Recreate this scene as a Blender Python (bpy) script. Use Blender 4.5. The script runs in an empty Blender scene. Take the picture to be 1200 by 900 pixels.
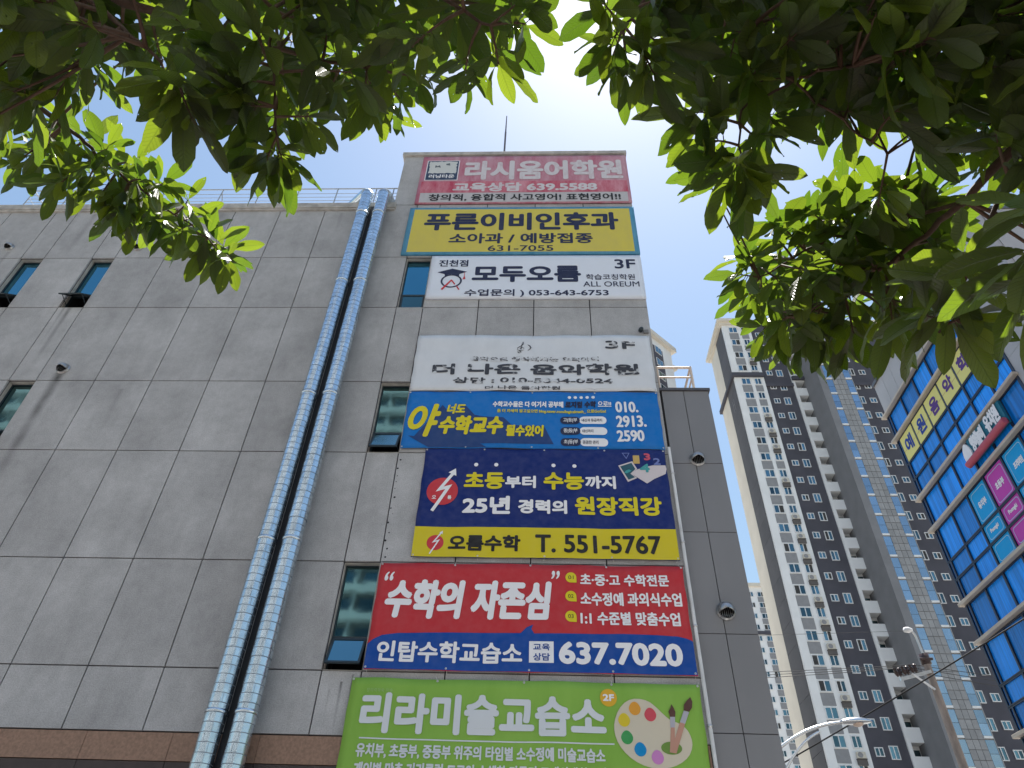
import bpy, bmesh, math, random
from math import sin, cos, pi, radians, sqrt
from mathutils import Vector, Matrix

SC = bpy.context.scene
COL = SC.collection

# ------------------------------------------------------------------ camera, sky, sun, exposure
cd = bpy.data.cameras.new('camera'); cam = bpy.data.objects.new('camera', cd); COL.objects.link(cam)
cd.sensor_fit = 'HORIZONTAL'; cd.sensor_width = 36.0; cd.lens = 819.6/1200*36.0
cd.clip_start = 0.05; cd.clip_end = 3000
PITCH, ROLL, YAW = radians(41.53), radians(2.233), radians(-3.028)
fwd = Vector((sin(YAW)*cos(PITCH), cos(YAW)*cos(PITCH), sin(PITCH)))
rgt = Vector((cos(YAW), -sin(YAW), 0)); upv = rgt.cross(fwd)
r2 = rgt*cos(ROLL)+upv*sin(ROLL); u2 = -rgt*sin(ROLL)+upv*cos(ROLL)
cam.matrix_world = Matrix(((r2.x, u2.x, -fwd.x, 0), (r2.y, u2.y, -fwd.y, 0), (r2.z, u2.z, -fwd.z, 1.6), (0, 0, 0, 1)))
SC.camera = cam

SUN_EL, SUN_AZ = radians(75), radians(22)
w = bpy.data.worlds.new('World'); SC.world = w; w.use_nodes = True
bg = w.node_tree.nodes['Background']; bg.inputs[1].default_value = 0.07
sky = w.node_tree.nodes.new('ShaderNodeTexSky'); sky.sky_type = 'NISHITA'; sky.sun_disc = False
sky.sun_elevation = SUN_EL; sky.sun_rotation = SUN_AZ
sky.air_density = 2.0; sky.dust_density = 1.0; sky.ozone_density = 4.0
w.node_tree.links.new(sky.outputs[0], bg.inputs[0])
sl = bpy.data.lights.new('sun', 'SUN'); sl.energy = 5.0; sl.angle = radians(0.53); sl.color = (1, .96, .9)
so = bpy.data.objects.new('sun', sl); COL.objects.link(so)
sdir = Vector((sin(SUN_AZ)*cos(SUN_EL), cos(SUN_AZ)*cos(SUN_EL), sin(SUN_EL)))
so.rotation_euler = sdir.to_track_quat('Z', 'Y').to_euler(); so.location = (0, 0, 60)
SC.view_settings.view_transform = 'Standard'; SC.view_settings.look = 'None'
SC.view_settings.exposure = 1.04; SC.view_settings.gamma = 1; SC.view_settings.use_curve_mapping = False
SC.render.engine = 'CYCLES'
SC.cycles.max_bounces = 8; SC.cycles.transparent_max_bounces = 8

# ------------------------------------------------------------------ materials
MATS = {}
def nd(nt, t, **kw):
    n = nt.nodes.new(t)
    for k, v in kw.items(): setattr(n, k, v)
    return n
def mat(name, col, rough=.6, metal=0.0, var=.12, scale=6.0, bump=.0, bscale=40.0, spec=.5, stretch=None, tone=0.0, ior=None):
    """plain surface with a noise variation of its own colour and a little relief"""
    if name in MATS: return MATS[name]
    m = bpy.data.materials.new(name); m.use_nodes = True; nt = m.node_tree; MATS[name] = m
    b = nt.nodes['Principled BSDF']; b.inputs['Roughness'].default_value = rough; b.inputs['Metallic'].default_value = metal
    b.inputs['Specular IOR Level'].default_value = spec
    tc = nd(nt, 'ShaderNodeNewGeometry'); src = tc.outputs['Position']
    if stretch:
        mp = nd(nt, 'ShaderNodeMapping'); mp.inputs['Scale'].default_value = stretch; nt.links.new(src, mp.inputs[0]); src = mp.outputs[0]
    nz = nd(nt, 'ShaderNodeTexNoise'); nz.inputs['Scale'].default_value = scale; nz.inputs['Detail'].default_value = 5
    nt.links.new(src, nz.inputs['Vector'])
    mr = nd(nt, 'ShaderNodeMapRange'); mr.inputs[1].default_value = .3; mr.inputs[2].default_value = .7
    mr.inputs[3].default_value = 1-var; mr.inputs[4].default_value = 1+var
    nt.links.new(nz.outputs[0], mr.inputs[0])
    f = mr.outputs[0]
    if tone:
        at = nd(nt, 'ShaderNodeAttribute', attribute_name='tone')
        m2 = nd(nt, 'ShaderNodeMapRange'); m2.inputs[3].default_value = 1-tone; m2.inputs[4].default_value = 1+tone
        nt.links.new(at.outputs['Fac'], m2.inputs[0])
        mm = nd(nt, 'ShaderNodeMath', operation='MULTIPLY'); nt.links.new(f, mm.inputs[0]); nt.links.new(m2.outputs[0], mm.inputs[1]); f = mm.outputs[0]
    vm = nd(nt, 'ShaderNodeVectorMath', operation='SCALE'); vm.inputs[0].default_value = col[:3]
    nt.links.new(f, vm.inputs['Scale']); nt.links.new(vm.outputs[0], b.inputs['Base Color'])
    if bump:
        n2 = nd(nt, 'ShaderNodeTexNoise'); n2.inputs['Scale'].default_value = bscale; n2.inputs['Detail'].default_value = 4
        nt.links.new(tc.outputs['Position'], n2.inputs['Vector'])
        bp = nd(nt, 'ShaderNodeBump'); bp.inputs['Strength'].default_value = bump; bp.inputs['Distance'].default_value = .02
        nt.links.new(n2.outputs[0], bp.inputs['Height']); nt.links.new(bp.outputs[0], b.inputs['Normal'])
    return m
def ink(name, col, fade=0.0, under=None, rough=.55, fscale=9.0):
    """printed vinyl; fade > 0 lets the sheet underneath show through in worn spots"""
    if name in MATS: return MATS[name]
    m = bpy.data.materials.new(name); m.use_nodes = True; nt = m.node_tree; MATS[name] = m
    b = nt.nodes['Principled BSDF']; b.inputs['Roughness'].default_value = rough; b.inputs['Specular IOR Level'].default_value = .2
    g = nd(nt, 'ShaderNodeNewGeometry')
    nz = nd(nt, 'ShaderNodeTexNoise'); nz.inputs['Scale'].default_value = fscale; nz.inputs['Detail'].default_value = 6
    nt.links.new(g.outputs['Position'], nz.inputs['Vector'])
    mx = nd(nt, 'ShaderNodeMix', data_type='RGBA')
    mr = nd(nt, 'ShaderNodeMapRange')
    if fade:
        mr.inputs[1].default_value = .62-fade*.3; mr.inputs[2].default_value = .72-fade*.3; mr.inputs[3].default_value = 0; mr.inputs[4].default_value = 1
        u = under
    else:
        mr.inputs[1].default_value = .3; mr.inputs[2].default_value = .75; mr.inputs[3].default_value = 0; mr.inputs[4].default_value = .05
        u = (.5, .5, .5)
    nt.links.new(nz.outputs[0], mr.inputs[0]); nt.links.new(mr.outputs[0], mx.inputs['Factor'])
    mx.inputs['A'].default_value = (*col[:3], 1); mx.inputs['B'].default_value = (*u[:3], 1)
    nt.links.new(mx.outputs['Result'], b.inputs['Base Color'])
    return m
def faded(name, c1, c2, scale=3.0, stretch=(1, 1, .25), lo=.35, hi=.65, rough=.6):
    m = bpy.data.materials.new(name); m.use_nodes = True; nt = m.node_tree; MATS[name] = m
    b = nt.nodes['Principled BSDF']; b.inputs['Roughness'].default_value = rough; b.inputs['Specular IOR Level'].default_value = .3
    g = nd(nt, 'ShaderNodeNewGeometry'); mp = nd(nt, 'ShaderNodeMapping'); mp.inputs['Scale'].default_value = stretch
    nz = nd(nt, 'ShaderNodeTexNoise'); nz.inputs['Scale'].default_value = scale; nz.inputs['Detail'].default_value = 8; nz.inputs['Roughness'].default_value = .7
    mr = nd(nt, 'ShaderNodeMapRange'); mr.inputs[1].default_value = lo; mr.inputs[2].default_value = hi
    mx = nd(nt, 'ShaderNodeMix', data_type='RGBA'); mx.inputs['A'].default_value = (*c1, 1); mx.inputs['B'].default_value = (*c2, 1)
    nt.links.new(g.outputs['Position'], mp.inputs[0]); nt.links.new(mp.outputs[0], nz.inputs['Vector']); nt.links.new(nz.outputs[0], mr.inputs[0])
    nt.links.new(mr.outputs[0], mx.inputs['Factor']); nt.links.new(mx.outputs['Result'], b.inputs['Base Color'])
    return m
def glass(name, col, rough=.04, metal=1.0, tone=.0, wav=.006, spec=.5, wscale=1.5):
    """coated window glass: a tinted mirror with slightly uneven panes"""
    if name in MATS: return MATS[name]
    m = mat(name, col, rough, metal, var=.05, scale=1.0, tone=tone, spec=spec); nt = m.node_tree
    g = nd(nt, 'ShaderNodeNewGeometry'); n2 = nd(nt, 'ShaderNodeTexNoise'); n2.inputs['Scale'].default_value = wscale
    nt.links.new(g.outputs['Position'], n2.inputs['Vector'])
    bp = nd(nt, 'ShaderNodeBump'); bp.inputs['Strength'].default_value = 1; bp.inputs['Distance'].default_value = wav
    nt.links.new(n2.outputs[0], bp.inputs['Height']); nt.links.new(bp.outputs[0], nt.nodes['Principled BSDF'].inputs['Normal'])
    return m

# the big grey cladding with its real dirt marks: (x, z_top, z_bottom, half width, strength)
STAINS = [(-9.52, 10.72, 7.6, .10, .75), (-10.20, 12.64, 10.6, .05, .5), (-10.33, 12.64, 11.4, .03, .3), (-11.15, 16.1, 14.5, .07, .35),
          (-3.85, 16.1, 14.9, .05, .35), (-4.9, 16.1, 15.0, .05, .25), (-6.5, 16.15, 15.1, .06, .2), (-2.75, 4.9, 4.2, .02, .6), (-2.60, 5.0, 4.2, .018, .6),
          (-2.90, 4.8, 4.3, .015, .35), (-7.9, 16.1, 14.9, .08, .2), (-2.65, 16.3, 15.0, .12, .3), (-12.6, 14.6, 13.0, .05, .3), (-8.1, 10.3, 8.9, .05, .18), (-3.0, 8.8, 7.2, .1, .2)]
def wall_material():
    m = bpy.data.materials.new('grey_cladding'); m.use_nodes = True; nt = m.node_tree
    b = nt.nodes['Principled BSDF']; b.inputs['Roughness'].default_value = .75; b.inputs['Specular IOR Level'].default_value = .25
    L = nt.links.new
    g = nd(nt, 'ShaderNodeNewGeometry'); sp = nd(nt, 'ShaderNodeSeparateXYZ'); L(g.outputs['Position'], sp.inputs[0])
    def noise(scale, detail, lo, hi, a, c, stretch=None, rough=.5):
        src = g.outputs['Position']
        if stretch:
            mp = nd(nt, 'ShaderNodeMapping'); mp.inputs['Scale'].default_value = stretch; L(src, mp.inputs[0]); src = mp.outputs[0]
        n = nd(nt, 'ShaderNodeTexNoise'); n.inputs['Scale'].default_value = scale; n.inputs['Detail'].default_value = detail; n.inputs['Roughness'].default_value = rough
        L(src, n.inputs['Vector'])
        r = nd(nt, 'ShaderNodeMapRange'); r.inputs[1].default_value = lo; r.inputs[2].default_value = hi; r.inputs[3].default_value = a; r.inputs[4].default_value = c
        L(n.outputs[0], r.inputs[0]); return r.outputs[0]
    def mul(a, c):
        n = nd(nt, 'ShaderNodeMath', operation='MULTIPLY'); L(a, n.inputs[0]); L(c, n.inputs[1]); return n.outputs[0]
    f = noise(.9, 6, .3, .7, .80, 1.15, rough=.6)
    f = mul(f, noise(60, 4, .3, .7, .80, 1.17))
    f = mul(f, noise(6, 6, .3, .75, .88, 1.09, rough=.75))
    f = mul(f, noise(2.2, 6, .45, .8, 1.03, .88, (1.6, 1, .3), .7))
    at = nd(nt, 'ShaderNodeAttribute', attribute_name='tone')
    r = nd(nt, 'ShaderNodeMapRange'); r.inputs[3].default_value = .94; r.inputs[4].default_value = 1.05; L(at.outputs['Fac'], r.inputs[0]); f = mul(f, r.outputs[0])
    wob = noise(3.0, 3, .3, .7, .5, 1.3)
    for x, zt, zb, hw, s in STAINS:
        sx = nd(nt, 'ShaderNodeMath', operation='SUBTRACT'); L(sp.outputs[0], sx.inputs[0]); sx.inputs[1].default_value = x
        ab = nd(nt, 'ShaderNodeMath', operation='ABSOLUTE'); L(sx.outputs[0], ab.inputs[0])
        rx = nd(nt, 'ShaderNodeMapRange', interpolation_type='SMOOTHSTEP'); rx.inputs[1].default_value = 0; rx.inputs[2].default_value = hw*1.6; rx.inputs[3].default_value = 1; rx.inputs[4].default_value = 0; L(ab.outputs[0], rx.inputs[0])
        rz = nd(nt, 'ShaderNodeMapRange'); rz.inputs[1].default_value = zb; rz.inputs[2].default_value = zt; rz.inputs[3].default_value = 0; rz.inputs[4].default_value = s; L(sp.outputs[2], rz.inputs[0])
        gt = nd(nt, 'ShaderNodeMath', operation='LESS_THAN'); L(sp.outputs[2], gt.inputs[0]); gt.inputs[1].default_value = zt
        v = mul(mul(mul(rx.outputs[0], rz.outputs[0]), gt.outputs[0]), wob)
        om = nd(nt, 'ShaderNodeMath', operation='SUBTRACT', use_clamp=True); om.inputs[0].default_value = 1; L(v, om.inputs[1]); f = mul(f, om.outputs[0])
    vm = nd(nt, 'ShaderNodeVectorMath', operation='SCALE'); vm.inputs[0].default_value = (.43, .43, .435); L(f, vm.inputs['Scale']); L(vm.outputs[0], b.inputs['Base Color'])
    n2 = nd(nt, 'ShaderNodeTexNoise'); n2.inputs['Scale'].default_value = 90; L(g.outputs['Position'], n2.inputs['Vector'])
    bp = nd(nt, 'ShaderNodeBump'); bp.inputs['Strength'].default_value = .25; bp.inputs['Distance'].default_value = .006; L(n2.outputs[0], bp.inputs['Height']); L(bp.outputs[0], b.inputs['Normal'])
    return m

# ------------------------------------------------------------------ object helpers
def tag(o, label=None, cat=None, group=None, kind=None):
    for k, v in (('label', label), ('category', cat), ('group', group), ('kind', kind)):
        if v: o[k] = v
    return o
def thing(name, label, cat, loc, group=None):
    o = bpy.data.objects.new(name, None); COL.objects.link(o); o.location = loc; o.empty_display_size = .2
    return tag(o, label, cat, group)
def base_of(o):
    v = Vector((0, 0, 0))
    while o is not None: v += o.location; o = o.parent
    return v
class MB:
    """collects geometry in world coordinates and links it as ONE mesh object"""
    def cut(s): pass
    def __init__(s): s.v = []; s.f = []; s.mi = []; s.sm = []; s.tone = []; s.t = .5
    def face(s, pts, mi=0, smooth=False):
        n = len(s.v); s.v += [tuple(p) for p in pts]; s.f.append(tuple(range(n, n+len(pts)))); s.mi.append(mi); s.sm.append(smooth); s.tone.append(s.t)
    def mesh(s, vs, fs, mi=0, smooth=False):
        n = len(s.v); s.v += [tuple(p) for p in vs]
        for f in fs: s.f.append(tuple(i+n for i in f)); s.mi.append(mi); s.sm.append(smooth); s.tone.append(s.t)
    def box(s, x0, x1, y0, y1, z0, z1, mi=0):
        v = [(x0, y0, z0), (x1, y0, z0), (x1, y1, z0), (x0, y1, z0), (x0, y0, z1), (x1, y0, z1), (x1, y1, z1), (x0, y1, z1)]
        s.mesh(v, [(0, 3, 2, 1), (4, 5, 6, 7), (0, 1, 5, 4), (1, 2, 6, 5), (2, 3, 7, 6), (3, 0, 4, 7)], mi)
    def obox(s, o, a, b, c, mi=0):
        """box from corner o with edge vectors a, b, c"""
        o, a, b, c = map(Vector, (o, a, b, c))
        v = [o, o+a, o+a+b, o+b, o+c, o+a+c, o+a+b+c, o+b+c]
        s.mesh(v, [(0, 3, 2, 1), (4, 5, 6, 7), (0, 1, 5, 4), (1, 2, 6, 5), (2, 3, 7, 6), (3, 0, 4, 7)], mi)
    def tube(s, pts, rad, n=10, mi=0, cap=True, smooth=True):
        pts = [Vector(p) for p in pts]; m = len(pts)
        if not hasattr(rad, '__len__'): rad = [rad]*m
        rings = []; ref = None
        for i, p in enumerate(pts):
            d = (pts[min(i+1, m-1)]-pts[max(i-1, 0)]).normalized()
            if ref is None: ref = Vector((0, 0, 1)) if abs(d.z) < .9 else Vector((1, 0, 0))
            a = ref-d*ref.dot(d); a.normalize(); b = d.cross(a); ref = a
            rings.append([p+(a*cos(2*pi*k/n)+b*sin(2*pi*k/n))*rad[i] for k in range(n)])
        vs = [q for r in rings for q in r]
        fs = [(i*n+k, i*n+(k+1) % n, (i+1)*n+(k+1) % n, (i+1)*n+k) for i in range(m-1) for k in range(n)]
        s.mesh(vs, fs, mi, smooth)
        if cap:
            s.mesh(rings[0], [tuple(reversed(range(n)))], mi); s.mesh(rings[-1], [tuple(range(n))], mi)
    def lathe(s, o, ax, prof, n=20, mi=0, smooth=True, a0=0, a1=2*pi):
        """profile [(radius, along)] turned about axis ax through o"""
        o = Vector(o); ax = Vector(ax).normalized(); r = Vector((0, 0, 1)) if abs(ax.z) < .9 else Vector((1, 0, 0))
        a = (r-ax*r.dot(ax)).normalized(); b = ax.cross(a); full = abs(a1-a0-2*pi) < 1e-6; k = n if full else n+1
        vs = [o+ax*h+(a*cos(a0+(a1-a0)*i/n)+b*sin(a0+(a1-a0)*i/n))*q for q, h in prof for i in range(k)]
        fs = [(j*k+i, j*k+(i+1) % k, (j+1)*k+(i+1) % k, (j+1)*k+i) for j in range(len(prof)-1) for i in range(n)]
        s.mesh(vs, fs, mi, smooth)
    def build(s, name, mats, parent=None, tone=False):
        if not isinstance(mats, (list, tuple)): mats = [mats]
        off = base_of(parent) if parent else Vector((0, 0, 0))
        me = bpy.data.meshes.new(name); me.from_pydata([(p[0]-off.x, p[1]-off.y, p[2]-off.z) for p in s.v], [], s.f)
        for m in mats: me.materials.append(m)
        me.polygons.foreach_set('material_index', s.mi); me.polygons.foreach_set('use_smooth', s.sm)
        if tone:
            a = me.attributes.new('tone', 'FLOAT', 'FACE'); a.data.foreach_set('value', s.tone)
        me.update()
        o = bpy.data.objects.new(name, me); COL.objects.link(o)
        if parent: o.parent = parent
        return o
class Printer(MB):
    """starts a new mesh for each printed line or shape"""
    def __init__(s): super().__init__(); s.done = []
    def cut(s):
        if s.v: s.done.append((s.v, s.f, s.mi, s.sm, s.tone))
        s.v = []; s.f = []; s.mi = []; s.sm = []; s.tone = []
    def build_all(s, name, mats, parent):
        s.cut(); out = []
        for c in s.done: s.v, s.f, s.mi, s.sm, s.tone = c; out.append(MB.build(s, name, mats, parent))
        return out
def bevel(o, wdt=.004, seg=2, ang=40):
    m = o.modifiers.new('bevel', 'BEVEL'); m.width = wdt; m.segments = seg; m.limit_method = 'ANGLE'; m.angle_limit = radians(ang); return o
def copy_tree(o, parent=None, delta=(0, 0, 0)):
    c = o.copy(); COL.objects.link(c)
    if parent: c.parent = parent
    else: c.location = o.location+Vector(delta)
    for ch in list(o.children): copy_tree(ch, c)
    return c

# lettering: the glyph outlines of Blender's own font, turned to mesh, fitted in a box and laid on a sheet
DG = None
GLYPHS = {}
def glyphs(s, off, shear):
    key = (s, off, shear)
    if key not in GLYPHS:
        c = bpy.data.curves.new('lettering', 'FONT'); c.body = s; c.offset = off; c.shear = shear; c.resolution_u = 4
        o = bpy.data.objects.new('lettering', c); COL.objects.link(o)
        me = o.evaluated_get(bpy.context.evaluated_depsgraph_get()).to_mesh()
        GLYPHS[key] = ([(v.co.x, v.co.y) for v in me.vertices], [tuple(p.vertices) for p in me.polygons])
        bpy.data.objects.remove(o); bpy.data.curves.remove(c)
    return GLYPHS[key]
def split_long(vs, fs, lim):
    """cut faces up until no edge is longer than lim, so that flat print follows a wavy sheet"""
    bm = bmesh.new(); bv = [bm.verts.new((p[0], p[1], 0)) for p in vs]
    for f in fs:
        try: bm.faces.new([bv[i] for i in f])
        except ValueError: pass
    bmesh.ops.triangulate(bm, faces=bm.faces[:])
    for _ in range(5):
        e = [x for x in bm.edges if x.calc_length() > lim]
        if not e: break
        bmesh.ops.subdivide_edges(bm, edges=e, cuts=1, use_grid_fill=False)
        bmesh.ops.triangulate(bm, faces=[f for f in bm.faces if len(f.verts) > 3])
    bm.verts.index_update()
    out = ([(v.co.x, v.co.y) for v in bm.verts], [tuple(v.index for v in f.verts) for f in bm.faces]); bm.free(); return out
def lay(mb, vs, fs, surf, lift, mi=0, lim=None):
    if lim: vs, fs = split_long(vs, fs, lim)
    mb.mesh([surf(x, z, lift) for x, z in vs], fs, mi)
def write(mb, s, box, surf, lift=.006, bold=0.0, off=.0, shear=0.0, mi=0, lim=None, frac=1.0):
    """bold: stroke thickening as a share of the letter height"""
    x0, x1, z0, z1 = box
    vs, fs = glyphs(s, off, shear)
    ax = min(v[0] for v in vs); bx = max(v[0] for v in vs); az = min(v[1] for v in vs); bz = max(v[1] for v in vs)
    rz = bold*(z1-z0); rx = min(rz, (x1-x0)*.04)
    kx = (x1-x0-2*rx)/(bx-ax); kz = (z1-z0-2*rz)/(bz-az)
    vs = [(x0+rx+(v[0]-ax)*kx, z0+rz+(v[1]-az)*kz) for v in vs]
    mb.cut()
    steps = [(0, 0)]
    if bold: steps += [(cos(a*pi/4), sin(a*pi/4)) for a in range(8)]
    if lim: vs, fs = split_long(vs, fs, lim)
    for i, (dx, dz) in enumerate(steps):
        mb.mesh([surf(x+dx*rx, z+dz*rz, lift+i*.00025) for x, z in vs], fs, mi)
def poly(mb, pts, surf, lift=.004, mi=0, lim=None): mb.cut(); lay(mb, pts, [tuple(range(len(pts)))], surf, lift, mi, lim)
def disc(cx, cz, rx, rz=None, n=28, a0=0): rz = rz or rx; return [(cx+rx*cos(a0+2*pi*i/n), cz+rz*sin(a0+2*pi*i/n)) for i in range(n)]
def rect(x0, x1, z0, z1): return [(x0, z0), (x1, z0), (x1, z1), (x0, z1)]
def rrect(x0, x1, z0, z1, r, n=5):
    o = []
    for cx, cz, a in ((x1-r, z1-r, 0), (x0+r, z1-r, pi/2), (x0+r, z0+r, pi), (x1-r, z0+r, 3*pi/2)):
        o += [(cx+r*cos(a+pi/2*i/n), cz+r*sin(a+pi/2*i/n)) for i in range(n+1)]
    return o
def ring(mb, outer, inner, surf, lift, mi=0, lim=None):
    mb.cut(); n = len(outer); lay(mb, outer+inner, [(i, (i+1) % n, n+(i+1) % n, n+i) for i in range(n)], surf, lift, mi, lim)
R = random.Random(11)
# ------------------------------------------------------------------ ground (bounces light; below the frame)
M_asph = mat('asphalt', (.05, .05, .052), .9, var=.2, scale=4, bump=.3)
M_pave = mat('paving', (.44, .43, .41), .85, var=.15, scale=3, bump=.2)
g = MB(); g.face([(-900, -900, 0), (900, -900, 0), (900, 900, 0), (-900, 900, 0)]); tag(g.build('ground', mat('earth', (.30, .29, .27), .95, var=.3, scale=.3)), kind='structure')
g = MB(); g.face([(-60, -14, .004), (60, -14, .004), (60, -3.2, .004), (-60, -3.2, .004)]); tag(g.build('road', M_asph), kind='structure')
g = MB(); g.face([(4.6, 8, .008), (11.4, 8, .008), (11.4, 76, .008), (4.6, 76, .008)]); tag(g.build('side_road', M_asph), kind='structure')
g = MB(); g.box(-60, 4.4, 4, 10, .0, .14); g.box(11.6, 60, 4, 12, 0, .14); tag(g.build('pavement', M_pave), kind='structure')

g = MB(); g.box(-60, 60, -3.2, 3.99, 0, .138); tag(g.build('sidewalk', mat('brown_brick_paving', (.13, .09, .075), .9, var=.25, scale=8, bump=.2)), kind='structure')

# ------------------------------------------------------------------ the grey building
M_wall = wall_material()
M_joint = mat('dark_joint', (.035, .035, .04), .9)  # dark colour of the backing between panels, also on the sealant
M_cop = mat('coping_stone', (.42, .40, .37), .7, var=.25, scale=5, bump=.2)
M_brown = mat('brown_granite', (.27, .165, .115), .5, var=.2, scale=30, bump=.1)
M_darkbase = mat('dark_fascia', (.045, .032, .032), .5, var=.2, scale=8)
M_frame = mat('dark_window_frame', (.02, .035, .045), .4, var=.1)
M_pane = glass('coated_window_glass', (.10, .31, .42))
M_pane2 = glass('clear_window_glass', (.10, .19, .20), wav=.0008, wscale=2.2)
M_sash = glass('open_sash_glass', (.14, .30, .36), rough=.12)
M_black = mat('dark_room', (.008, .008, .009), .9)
M_steel = mat('stainless_steel', (.62, .62, .62), .3, 1.0, var=.08)

bld = thing('office_building', 'grey panel clad building covered with stacked advertising banners', 'building', (-5, 10, 0))
XJ = [-15.5, -14.5, -13.35, -12.18, -11.62, -10.47, -9.92, -8.73, -7.59, -6.45, -5.33, -4.20, -3.06, -2.49, -1.31, -.13, 1.05, 2.26]
ZJ = [4.20, 5.05, 6.73, 8.84, 10.52, 12.64, 14.35, 16.42]
WIN = {}   # window cells: (x index, z index)
for zi in (1, 3, 5):
    WIN[(XJ.index(-3.06), zi)] = 'A' if zi == 5 else 'B'
for xi in (XJ.index(-12.18), XJ.index(-10.47)):
    WIN[(xi, 5)] = 'L'; WIN[(xi, 3)] = 'M'
G = .010
mb = MB()
def merge_mid(xi, zi):   # the short panels beside the window column run on as one where the photo shows no joint
    return False
for xi in range(len(XJ)-1):
    for zi in range(len(ZJ)-1):
        if (xi, zi) in WIN: continue
        mb.t = R.random()
        mb.box(XJ[xi]+G, XJ[xi+1]-G, 10.0, 10.04, ZJ[zi]+G, ZJ[zi+1]-G)
for xi in range(len(XJ)-5, len(XJ)-1):
    pass
for x0, x1 in ((-3.66, -2.49), (-2.49, -1.31), (-1.31, -.13), (-.13, 1.05), (1.05, 2.26)):
    mb.t = R.random(); mb.box(x0+G, x1-G, 10.0, 10.04, 16.42+G, 18.66)
ow = mb.build('wall', M_wall, bld, tone=True)
mb = MB()      # structure behind the cladding, with holes left at the windows
for xi in range(len(XJ)-1):
    for zi in range(len(ZJ)-1):
        if (xi, zi) in WIN: continue
        mb.box(XJ[xi], XJ[xi+1], 10.04, 10.4, ZJ[zi], ZJ[zi+1])
mb.box(-3.66, 2.23, 10.04, 10.4, 16.42, 18.66)
mb.box(-15.5, 2.20, 10.4, 10.6, 3.2, 16.2)
mb.build('backing_wall', M_joint, bld)
mb = MB()
mb.box(-15.5, -15.3, 10.6, 22, 3.2, 16.4); mb.box(2.0, 2.2, 10.6, 22, 3.2, 16.4); mb.box(-15.5, 2.2, 22, 22.2, 3.2, 16.4); mb.box(-15.3, 2.0, 10.6, 22, 16.1, 16.2)
mb.box(-3.66, -3.5, 10.4, 16, 16.3, 18.66); mb.box(2.07, 2.23, 10.4, 16, 16.4, 18.66); mb.box(-3.5, 2.07, 15.84, 16, 16.3, 18.66); mb.box(-3.5, 2.07, 10.4, 15.84, 18.4, 18.6)
mb.build('side_wall', M_wall, bld, tone=True)
mb = MB(); mb.box(-15.6, -3.58, 9.93, 10.5, 16.24, 16.44); mb.box(-15.6, -3.6, 9.95, 10.45, 16.18, 16.24); bevel(mb.build('roof_coping', M_cop, bld), .01)
mb = MB(); mb.box(-3.72, 2.29, 9.93, 10.5, 18.66, 18.80); mb.box(-3.72, -3.46, 10.5, 16.06, 18.66, 18.80); mb.box(2.03, 2.29, 10.5, 16.06, 18.66, 18.80); bevel(mb.build('parapet_coping', M_cop, bld), .01)
mb = MB()
xx = -15.5
while xx < 2.2:
    x1 = min(xx+1.18, 2.23); mb.t = R.random(); mb.box(xx+.003, x1-.003, 9.985, 10.4, 3.845, 4.185); xx = x1
mb.build('stone_band', M_brown, bld, tone=True)
mb = MB(); xx = -15.5
while xx < 2.2:
    x1 = min(xx+1.18, 2.23); mb.box(xx+.004, x1-.004, 9.995, 10.4, 3.0, 3.835); xx = x1
for i in range(8): mb.box(-15.5+i*2.5, -15.1+i*2.5, 10.02, 10.4, 0, 3.0)
mb.build('base_fascia', M_darkbase, bld)
mb = MB()
for i in range(7): mb.box(-15.1+i*2.5, -13.0+i*2.5, 10.2, 10.23, .3, 3.0)
mb.build('shopfront_glass', M_pane2, bld)

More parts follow.
